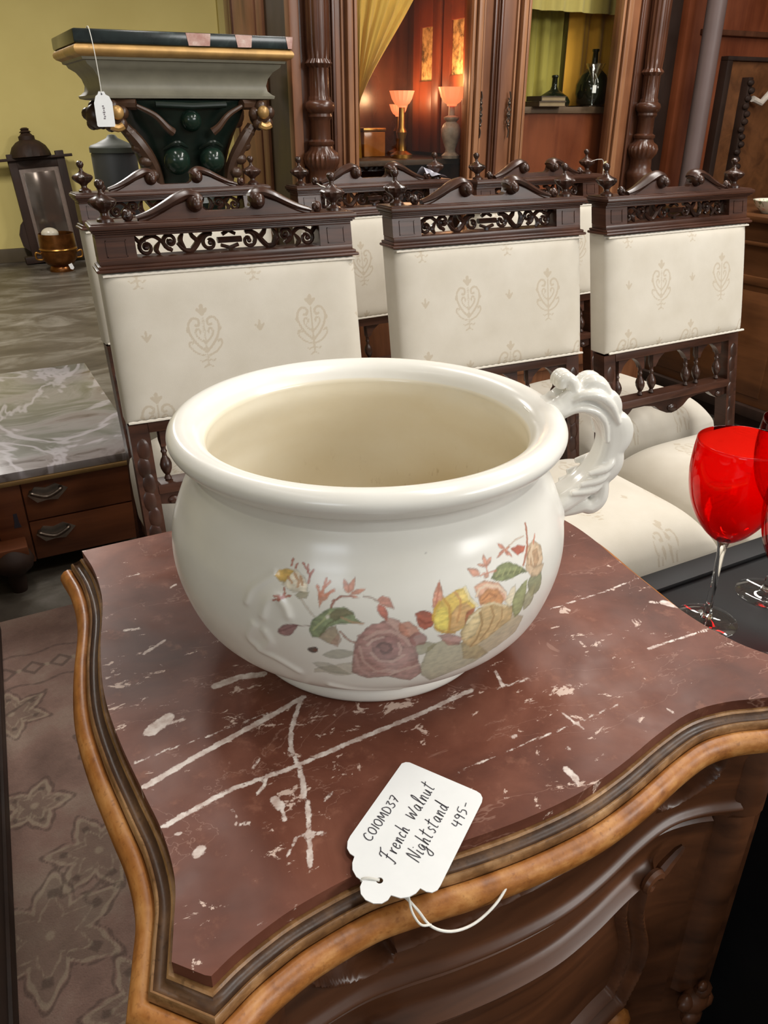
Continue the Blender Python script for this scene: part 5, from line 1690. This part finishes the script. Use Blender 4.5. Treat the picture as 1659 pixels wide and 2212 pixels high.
# ---------------------------------------------------------------- second panelled cabinet, post and sideboard on the right
pc = thing('panelled_cabinet', 'reddish brown panelled cabinet with dark carved frame at the upper right', 'cabinet', (4.2, 3.3, 0))
MB().box(-.72, 1.2, .04, .6, 0, 2.5, .01).build('carcass', M['red_wood'], pc)
MB().box(-.62, 1.2, .005, .06, 1.585, 1.61, .004).build('dark_rail', M['armoire_dark'], pc)
MB().box(-.44, -.40, -.008, .05, .4, 1.475, .004).box(-.44, .6, -.008, .05, 1.475, 1.495, .004).build('panel_moulding', M['dark_wood'], pc)
MB().box(-.40, .56, .015, .05, .4, 1.475, .002).build('panel', M['brown_wood'], pc)
m_ = MB().box(-.285, -.25, -.03, .03, .4, 1.40, .004)
for k in range(26):
    m_.ball((-.268 + .012 * math.sin(k * 1.9), -.035, .45 + k * .037), (.020, .016, .017), 8, 6)
m_.build('carved_frame', M['dark_wood'], pc)
m_ = MB().tube([(-.23, -.03, 1.30), (-.16, -.03, 1.28), (-.10, -.03, 1.33)], .016, 10)
m_.build('porcelain_boss', plain('white porcelain', (226, 214, 200), .3), pc)
dc = MB().box(3.05, 3.46, 3.36, 3.9, 0, 2.5, .01).build('shade_cupboard', M['dark_wood'])  # dark body put in for the shaded gap beyond the armoire
tag(dc, 'plain dark brown cupboard added for the shaded space right of the armoire', 'cupboard')
ps = MB().lathe([(.055, 0), (.058, .02), (.050, .05), (.046, .4), (.046, 2.95), (.06, ZH - .02), (.06, ZH - .001)], 40, (3.49, 3.18, 0)).build('round_post', plain('mauve grey painted metal', (116, 98, 94), .42, .08, 6))
tag(ps, 'smooth mauve-grey round post between the armoire and reddish cabinet', 'post')

sb = thing('sideboard', 'brown wooden sideboard with plain front behind the right-hand chair', 'sideboard', (3.2, 2.05, 0))
MB().box(-.275, .28, -.72, .70, .105, .845, .004).build('carcass', M['brown_wood'], sb)
MB().box(-.31, .30, -.75, .73, .845, .868, .006).build('top', M['brown_wood'], sb)
MB().box(-.285, .28, -.73, .71, .60, .635, .006).build('waist_moulding', M['brown_wood'], sb)
MB().box(-.30, .29, -.74, .72, .755, .770, .006).build('upper_moulding', M['brown_wood'], sb)
MB().box(-.300, .29, -.74, .72, .060, .105, .006).box(-.26, .27, -.70, .68, 0, .060).build('plinth', M['dark_wood'], sb)
for y in (-.36, .34):
    MB().box(-.279, -.270, y - .30, y + .30, .145, .575, .003).build('door', M['brown_wood'], sb)
t = NT('flowered porcelain')
v = t.coords()
cl = t.ramp(t.noise(v, 38, 3), [(.40, lin((128, 142, 104))), (.47, lin((222, 220, 200))), (.62, lin((226, 220, 202))), (.70, lin((222, 176, 150)))])
pb = MB().lathe([(0, 0), (.05, 0), (.055, .006), (.075, .022), (.088, .045), (.090, .05), (.086, .049), (.072, .027), (.05, .012), (0, .010)], 36, (0, 0, 0)).build('porcelain_bowl', t.set(cl, .2))
pb.location = (3.045, 2.295, .8685)
tag(pb, 'white flowered porcelain bowl on the brown sideboard', 'bowl')

# ---------------------------------------------------------------- pedestal with gilt capital
pd = thing('pedestal', 'carved green and gilt capital pedestal with black marble top', 'pedestal', (.69, 2.60, 0))
PW, PD = .297, .19          # half sizes of the slab


def pframe(h, z0, z1, b=.004): return MB().box(-PW + h, PW - h, -PD + h, PD - h, z0, z1, b)


t = NT('black green marble with pink inlays')
v = t.coords()
n_ = t.noise(v, 14, 6, .65, .6)
cl = t.ramp(n_, [(.3, lin((18, 24, 24))), (.6, lin((34, 44, 44))), (.78, lin((70, 82, 80)))])
pd_black = t.set(cl, .2)
pframe(0, 1.4005, 1.433, .006).build('slab', pd_black, pd)
t = NT('pink white marble inlay')
v = t.coords()
cl = t.ramp(t.noise(v, 30, 5, .65), [(.35, lin((168, 116, 102))), (.6, lin((196, 160, 146))), (.75, lin((226, 214, 204)))])
inl = t.set(cl, .25)
for (a, b) in ((-.002, .060), (.135, .178), (.283, .2985)):
    q = [(a, 1.402), (b - .004, 1.4025), (b, 1.4315), (a - .006, 1.4315)]
    MB().plate(q, -PD - .0012, -PD + .004, lambda p, r, d: (p, d, r)).build('inlay', inl, pd)


def psweep(prof, mat, name, n=1):
    """moulding with mitred corners round the rectangular top"""
    A = []
    for o, z in prof:
        x, y = PW + o, PD + o
        A.append([(-x, -y, z), (x, -y, z), (x, y, z), (-x, y, z), (-x, -y, z)])
    m_ = MB().grid(A)
    return m_.build(name, mat, pd, 40)


psweep([(-.02, 1.4005), (-.006, 1.4002), (.000, 1.396), (.003, 1.390), (.002, 1.383), (-.004, 1.377), (-.012, 1.374), (-.016, 1.372)], M['gold'], 'gilt_bead')
M['cove'] = plain('grey green painted plaster', (132, 128, 112), .5, .12, 16)
psweep([(-.016, 1.372), (-.018, 1.366), (-.026, 1.364), (-.030, 1.356), (-.046, 1.345), (-.058, 1.328), (-.063, 1.310), (-.060, 1.296), (-.050, 1.287), (-.044, 1.284), (-.046, 1.277), (-.060, 1.274), (-.09, 1.272), (-.12, 1.271)], M['cove'], 'cove_moulding')
# capital bell
M['bell'] = plain('dark green painted carving', (22, 34, 28), .32, .3, 14, .05)
A = []
for z, w in ((1.272, .205), (1.262, .200), (1.250, .192), (1.22, .178), (1.18, .160), (1.14, .142), (1.10, .130), (1.05, .122), (1.02, .12)):
    ring = []
    for k in range(48):
        a = 2 * PI * k / 48
        c, s = math.cos(a), math.sin(a)
        m = max(abs(c), abs(s))
        q = .55 + .45 * (1 / m) if z > 1.2 else .8 + .2 / m
        ring.append((w * c * q, w * .72 * s * q, z))
    A.append(ring)
A = [list(r) + [r[0]] for r in A]
MB().grid(A).build('bell', M['bell'], pd, 60)
MB().lathe([(.122, 1.02), (.13, 1.0), (.115, .98), (.11, .5), (.13, .2), (.16, .15), (.16, .10), (.2, .09), (.2, 0)], 40).build('shaft', M['bell'], pd)
MB().tube([(-.10, -.150, 1.262), (0, -.158, 1.258), (.10, -.150, 1.262)], .008, 10).build('collar', M['bell'], pd)
M['leaf_brown'] = plain('brown bronzed carving', (72, 50, 36), .35, .25, 20, .05)
for sx in (-1, 1):
    for sy in (-1, 1):
        m_ = MB()
        c = (sx * .212, sy * .125, 1.232)
        m_.ball(c, (.034, .030, .034), 16, 10)
        for k in range(5):
            a = k * 1.25 + .4
            m_.ball((c[0] + .024 * math.cos(a), c[1] + sy * .012, c[2] + .024 * math.sin(a)), (.018, .016, .018), 10, 7)
        m_.tube(cr([(c[0], c[1], c[2] + .02), (sx * .20, sy * .12, 1.262), (sx * .15, sy * .14, 1.262)], 5), .014, 8)
        m_.build('volute', M['leaf_brown'], pd)
        m_ = MB().ball((c[0] - sx * .004, c[1] + sy * .036, c[2] + .010), (.018, .014, .018), 12, 8)
        m_.tube([(c[0] - .016 + .008 * k, c[1] + sy * .036, c[2] - .022 - .006 * math.sin(PI * k / 4)) for k in range(5)], .010, 8)
        m_.build('gilt_boss', M['gold'], pd)
for s in (-1, 1):
    m_ = MB().tube(cr([(s * .150, -.142, 1.258), (s * .105, -.150, 1.235), (s * .075, -.148, 1.205), (s * .058, -.142, 1.192)], 5), [.006 + .006 * i / 15 for i in range(16)], 8)
    m_.build('tendril', M['leaf_brown'], pd)
    m_ = MB().tube(cr([(s * .185, -.118, 1.205), (s * .150, -.122, 1.16), (s * .115, -.112, 1.10), (s * .10, -.105, 1.03)], 5), [.016, .017, .018, .019, .02, .02, .02, .02, .019, .018, .018, .017, .016, .015, .014, .013], 8)
    for k in range(4): m_.ball((s * (.172 - .016 * k), -.124, 1.19 - .036 * k), (.020, .014, .016), 8, 6)
    m_.build('acanthus_leaf', M['leaf_brown'], pd)
M['sphere'] = plain('glossy green glaze', (28, 46, 37), .18, .2, 10)
for x, z, r in ((0.0, 1.222, .030), (-.052, 1.118, .038), (.052, 1.118, .036)):
    MB().ball((x, -.122 - r * .2, z), r, 24, 16).build('green_boss', M['sphere'], pd)
    if z < 1.2:
        MB().tube(cr([(x - .035, -.128, z + .030), (x, -.150, z + .047), (x + .035, -.128, z + .034)], 5), [.003 + .004 * math.sin(PI * i / 10) for i in range(11)], 8).build('lid_leaf', M['bell'], pd)

# its price tag
ptg = thing('price_tag', 'small white price tag hanging on a string from the pedestal top', 'price tag', (.436, 2.374, 1.294))
q = [(-.022, -.030), (-.016, -.014), (-.010, -.010), (-.007, -.003), (.007, -.003), (.010, -.010), (.018, -.014), (.024, -.028), (.024, -.082), (.021, -.085), (-.019, -.085), (-.022, -.082)]
MB().plate(q, -.0004, .0004, lambda a, b, d: (a, d, b)).build('card', M['paper'], ptg)
m_ = MB()
for k in range(7): m_.box(-.0030 + .001 * (k % 3), .0015 + .0015 * (k % 2), -.0010, -.0005, -.038 - .0048 * k, -.035 - .0048 * k)
m_.build('writing', plain('grey pencil', (130, 124, 128), .8), ptg)
MB().lathe([(0, -.0009), (.002, -.0009), (.002, .0009), (0, .0009)], 12, (0, 0, -.009), None, 'y').build('hole', M['ink'], ptg)
MB().tube(cr([(0, -.001, -.006), (-.0005, .001, .05), (-.002, .008, .10), (-.003, .0300, .1405), (-.004, .060, .1403)], 5), .0011, 6).build('string', M['string'], ptg)

# ---------------------------------------------------------------- grey canister on a stool, behind the pedestal
st_ = thing('plant_stand', 'dark wooden stand carrying the grey canister', 'stand', (.575, 3.06, 0))
MB().lathe([(.10, .845), (.105, .85), (.105, .868), (.10, .872), (0, .872)], 28).build('top', M['dark_wood'], st_)
for k in range(3):
    a = 2 * PI * k / 3
    MB().tube([(.085 * math.cos(a), .085 * math.sin(a), .85), (.12 * math.cos(a), .12 * math.sin(a), 0)], .014, 8).build('leg', M['dark_wood'], st_)
cn = thing('canister', 'grey metal canister with lid beside the yellow wall', 'canister', (.575, 3.06, .8725))
M['zinc'] = plain('dull grey painted metal', (78, 80, 82), .5, .12, 10)
MB().lathe([(0, 0), (.070, 0), (.073, .006), (.076, .24), (.074, .245), (0, .245)], 36).build('body', M['zinc'], cn)
MB().lathe([(.079, .246), (.079, .262), (.074, .268), (.055, .274), (.02, .290), (.012, .300), (0, .302)], 36).build('lid', plain('grey green lid', (80, 84, 76), .55), cn)

# ---------------------------------------------------------------- mirror and copper pot by the back wall
hm = thing('hall_mirror', 'narrow dark wood framed mirror with domed crest leaning at the yellow wall', 'mirror', (.90, 8.02, 0))
hm.rotation_euler = (math.radians(-3), math.radians(-3.5), 0)
hm.location.z = .02
for x in (-.235, .165):
    MB().box(x, x + .07, -.03, .03, 0, .90, .006).build('post', M['dark_wood'], hm)
MB().box(-.36, .30, -.055, .05, .845, .868, .004).build('shelf_board', M['dark_wood'], hm)
MB().lathe([(.165, .868), (.160, .90), (.135, .95), (.095, .985), (.066, 1.0), (.066, 1.03), (.055, 1.034), (.036, 1.055), (.050, 1.060), (.030, 1.075), (.038, 1.084), (.022, 1.095), (0, 1.097)], 36, (-.035, 0, 0), lambda a, z: 1 + (.03 * math.cos(16 * a) if z < .99 else 0)).build('domed_crest', M['dark_wood'], hm)
for v_ in hm.children: pass
MB().box(-.170, .170, -.012, .02, .05, .78, .003).build('inner_frame', plain('grey brown slip frame', (118, 102, 92), .5), hm)
MB().box(-.135, .125, -.016, .0, .07, .745, .002).build('glass', M['mirror'], hm)
MB().box(-.170, .170, -.025, .03, .78, .845, .004).build('top_rail', M['dark_wood'], hm)
MB().box(-.30, .26, -.05, .06, 0, .06, .006).build('bottom_rail', M['dark_wood'], hm)
for s in (-1, 1):
    MB().plate([(0, .10), (.05, .15), (.06, .25), (.03, .33), (0, .36)], -.02, .02, lambda a, b, d: (-.035 + s * (.235 + a) if s > 0 else -.235 - a, d, b)).build('side_bracket', M['dark_wood'], hm)
cp = thing('copper_pot', 'tarnished copper pot with brass foot on the floor before the mirror', 'pot', (.84, 7.55, 0))
MB().lathe([(.10, 0), (.10, .02), (.085, .045), (.11, .06), (.140, .10), (.148, .15), (.148, .175), (.152, .18), (.152, .192), (.147, .198), (.145, .28), (.142, .31), (.138, .31), (.136, .28), (.135, .10), (0, .07)], 44).build('body', M['copper'], cp)
MB().lathe([(.153, .180), (.156, .186), (.153, .192), (.149, .192), (.149, .180)], 44).build('band', M['brass'], cp)
for s in (-1, 1):
    MB().tube(cr([(s * .145, 0, .15), (s * .185, 0, .16), (s * .185, 0, .11), (s * .142, 0, .10)], 6), .008, 8).build('handle', M['brass'], cp)
lp = MB().ball((0, 0, 0), (.072, .06, .052), 20, 12).build('white_plate', plain('white glazed china', (206, 198, 180), .3))
lp.location = (.80, 7.60, .300)
tag(lp, 'pale china piece sticking up out of the copper pot', 'china')
tg = MB().plate([(-.016, 0), (-.016, -.04), (0, -.052), (.016, -.04), (.016, 0)], -.001, .001, lambda a, b, d: (a, d, b)).build('price_tag', M['paper'])
tg.location = (.895, 7.395, .075)
tg.rotation_euler = (0, math.radians(-20), 0)
tag(tg, 'tiny white tag at the foot of the copper pot', 'price tag')

# ---------------------------------------------------------------- low marble topped chest at the left
ct = thing('low_chest', 'low brown chest of drawers with grey marble top at the left', 'chest', (-.70, 2.75, 0))
CXR = 1.085
MB().box(-.95, CXR, -.500, .520, .325, .350, .004).build('marble_top', M['grey_marble'], ct)['label'] = 'grey veined marble slab'
MB().box(-.955, CXR + .002, -.507, .520, .312, .325, .004).build('top_edge', plain('olive brown moulding', (122, 94, 54), .4, .15, 20), ct)
MB().box(-.93, CXR - .02, -.475, .50, .055, .312, .004).build('carcass', M['chest_wood'], ct)
MB().box(.655, .735, -.492, -.470, .057, .310, .003).build('stile', M['chest_wood'], ct)
MB().plate([(.702, .222), (.712, .222), (.713, .195), (.717, .178), (.697, .178), (.701, .195)], -.4935, -.488, lambda a, b, d: (a, d, b)).build('keyhole_plate', M['ink'], ct)
for z0, z1 in ((.187, .309), (.060, .183)):
    for x0, x1, hx in ((.738, CXR - .022, .800), (-.20, .65, .22)):
        d = MB().box(x0, x1, -.488, -.465, z0, z1, .004).build('drawer', M['chest_wood'], ct)
        zc = (z0 + z1) / 2 + .02
        q = [(hx - .050, zc), (hx - .028, zc + .024), (hx, zc + .016), (hx + .028, zc + .024), (hx + .060, zc + .004), (hx + .028, zc - .026), (hx, zc - .022), (hx - .028, zc - .026)]
        MB().plate(q, -.492, -.487, lambda a, b, dd: (a, dd, b)).build('backplate', M['steel'], d)
        MB().tube(cr([(hx - .040, -.494, zc + .012), (hx - .038, -.508, zc + .010), (hx, -.512, zc - .004), (hx + .038, -.508, zc + .010), (hx + .040, -.494, zc + .012)], 5), .0055, 8).build('pull', M['dark_metal'], d)
for x, y in ((.675, -.535), (-.86, -.45), (.98, .42), (-.86, .42)):
    MB().lathe([(.024, .140), (.034, .132), (.050, .118), (.056, .098), (.050, .078), (.034, .064), (.022, .056), (.024, .030), (.020, 0)], 24, (x, y, 0)).build('foot', M['dark_wood'], ct)
MB().box(.62, .72, -.56, -.47, .118, .145, .004).build('foot_block', M['chest_wood'], ct)

# ---------------------------------------------------------------- dark cabinet cut by the left picture edge
dk = thing('dark_cabinet', 'dark brown wooden cabinet side at the lower left picture border', 'cabinet', (-.155, .895, 0), math.radians(-3.3))
MB().box(-.50, -.006, -1.2, 1.105, .06, .685, .004).build('carcass', M['dark_wood'], dk)
MB().box(-.51, .004, -1.21, 1.115, .685, .70, .004).build('top', M['dark_wood'], dk)
MB().box(-.50, .0, -1.2, 1.11, .012, .06, .004).build('plinth', M['dark_wood'], dk)

# ---------------------------------------------------------------- rug
RX0, RX1, RY0, RY1 = -.62, .17, -.4, 2.05
nx, ny = 190, 430
xs, ys = np.linspace(RX0, RX1, nx), np.linspace(RY0, RY1, ny)
m_ = MB().grid([[(x, y, .009) for x in xs] for y in ys])
hgt = [(RX0, RY0), (RX1, RY0), (RX1, RY1), (RX0, RY1)]
m_.add([(x, y, .009) for x, y in hgt] + [(x, y, .0005) for x, y in hgt], [(0, 1, 5, 4), (1, 2, 6, 5), (2, 3, 7, 6), (3, 0, 4, 7)])
GX, GY = np.array([p[0] for p in m_.v]), np.array([p[1] for p in m_.v])
rg = m_.build('rug', M['rug'], None, fix=False)
tag(rg, 'faded pink-brown floral carpet on the floor left of the nightstand', 'rug')
ln, fl, dk_ = np.full(GX.shape, .5), np.full(GX.shape, .5), np.full(GX.shape, .5)


def flower(cx, cy, R, lobes, rot, dark=True):
    global ln, fl, dk_
    x, y = GX - cx, GY - cy
    r = np.hypot(x, y)
    a = np.arctan2(y, x) + rot
    edge = R * (.74 + .16 * np.cos(lobes * a) + .13 * np.abs(np.cos(lobes * a * .5)) ** 4 + .05 * np.cos(3 * lobes * a))
    s = r - edge
    fl = np.minimum(fl, s)
    ln = np.minimum(ln, np.abs(s) - .0055)
    s2 = r - edge * .62
    ln = np.minimum(ln, np.abs(s2) - .003)
    if dark:
        dk_ = np.minimum(dk_, np.abs(s - .012) - .004)
        dk_ = np.minimum(dk_, np.maximum(np.abs(r - R * .74) - R * .08, .022 - np.cos(lobes * a) * .028))
    ln = np.minimum(ln, np.hypot(x, y) - .008)


flower(.009, 1.160, .085, 6, .3)
flower(-.095, 1.020, .115, 6, .7)
flower(-.085, 1.330, .060, 5, .1)
flower(-.10, 1.640, .075, 6, .5)
flower(.07, 1.46, .050, 5, 0)
flower(.03, .83, .09, 6, .2)
flower(-.30, 1.25, .10, 6, .4)
flower(.16, 1.20, .06, 5, .4)
for k in range(30):       # border of small lozenges
    cx = -1.4 + k * .065
    dk_ = np.minimum(dk_, np.abs(np.abs(GX - cx) + np.abs(GY - 1.80) - .024) - .006)
    ln = np.minimum(ln, np.abs(GX - cx - .032) + np.abs(GY - 1.80) - .010)
for yy in (1.735, 1.865):
    dk_ = np.minimum(dk_, np.abs(GY - yy - .006 * np.sin(GX * 60)) - .0035)
for k in range(22):
    a, b = random.uniform(-.9, .2), random.uniform(.5, 1.7)
    pts = [(a, b), (a + random.uniform(-.05, .05), b + random.uniform(-.06, .06)), (a + random.uniform(-.08, .08), b + random.uniform(-.08, .08))]
    (dk_ if False else ln)
    dk_ = np.minimum(dk_, seg_dist(GX, GY, pts) - .003)
set_attr(rg, 'lines', ln)
set_attr(rg, 'fill', fl)
set_attr(rg, 'dark', dk_)

# ---------------------------------------------------------------- small tags and ribbon left on the chairs
hk = MB().tube(cr([(-.014, .03, .0085), (-.012, .004, .0085), (-.010, -.0185, .004), (0, -.0195, .0), (.0005, -.0195, -.02), (.0005, -.0195, -.042)], 5), .0014, 8).build('tag_string', M['string'])
hk.location = (.872, 1.976, 1.0745)
tag(hk, 'white string hooked over the cornice of the chair between the left and middle front chairs', 'string')
m_ = MB()
A = []
for i in range(15):
    u = i / 14
    A.append([(u * .062 + .004 * math.sin(9 * u + v), .010 * math.sin(5 * u + 1.2 * v) + .010 * v - .01, .0035 + .026 * (1 - u) ** 1.5 * abs(math.sin(PI * (v / 5) * .9 + .25)) + .003 * math.sin(11 * u + 2 * v)) for v in range(6)])
m_.grid(A).grid([[(p[0], p[1] + .0006, p[2] + .0008) for p in r] for r in A][::-1])
rb = m_.build('ribbon', plain('thin pale plastic film', (196, 194, 204), .35, .06, 40), None, 60, fix=False)
rb.location = (1.192, 2.006, 1.0830)
rb.rotation_euler = (0, 0, math.radians(4))
tag(rb, 'crumpled pale ribbon lying on the cornice of the chair before the armoire', 'ribbon')
tg = thing('price_tag', 'tiny pale tag tied to the right finial of the chair before the bottle shelf', 'price tag', (1.790, 1.958, 1.112))
MB().plate([(-.006, -.002), (.004, .001), (.006, -.024), (-.005, -.026)], -.0004, .0004, lambda a, b, d: (a, d, b)).build('card', plain('cream tag card', (206, 196, 150), .6, .05, 40), tg)
MB().plate([(-.010, -.052), (.002, -.050), (.001, -.068), (-.009, -.068)], -.0004, .0004, lambda a, b, d: (a, d, b)).build('card', M['paper'], tg)
MB().tube(cr([(-.050, .002, .002), (-.030, -.004, .006), (-.008, 0, -.001), (-.004, -.001, -.05)], 5), .0007, 6).build('string', M['string'], tg)
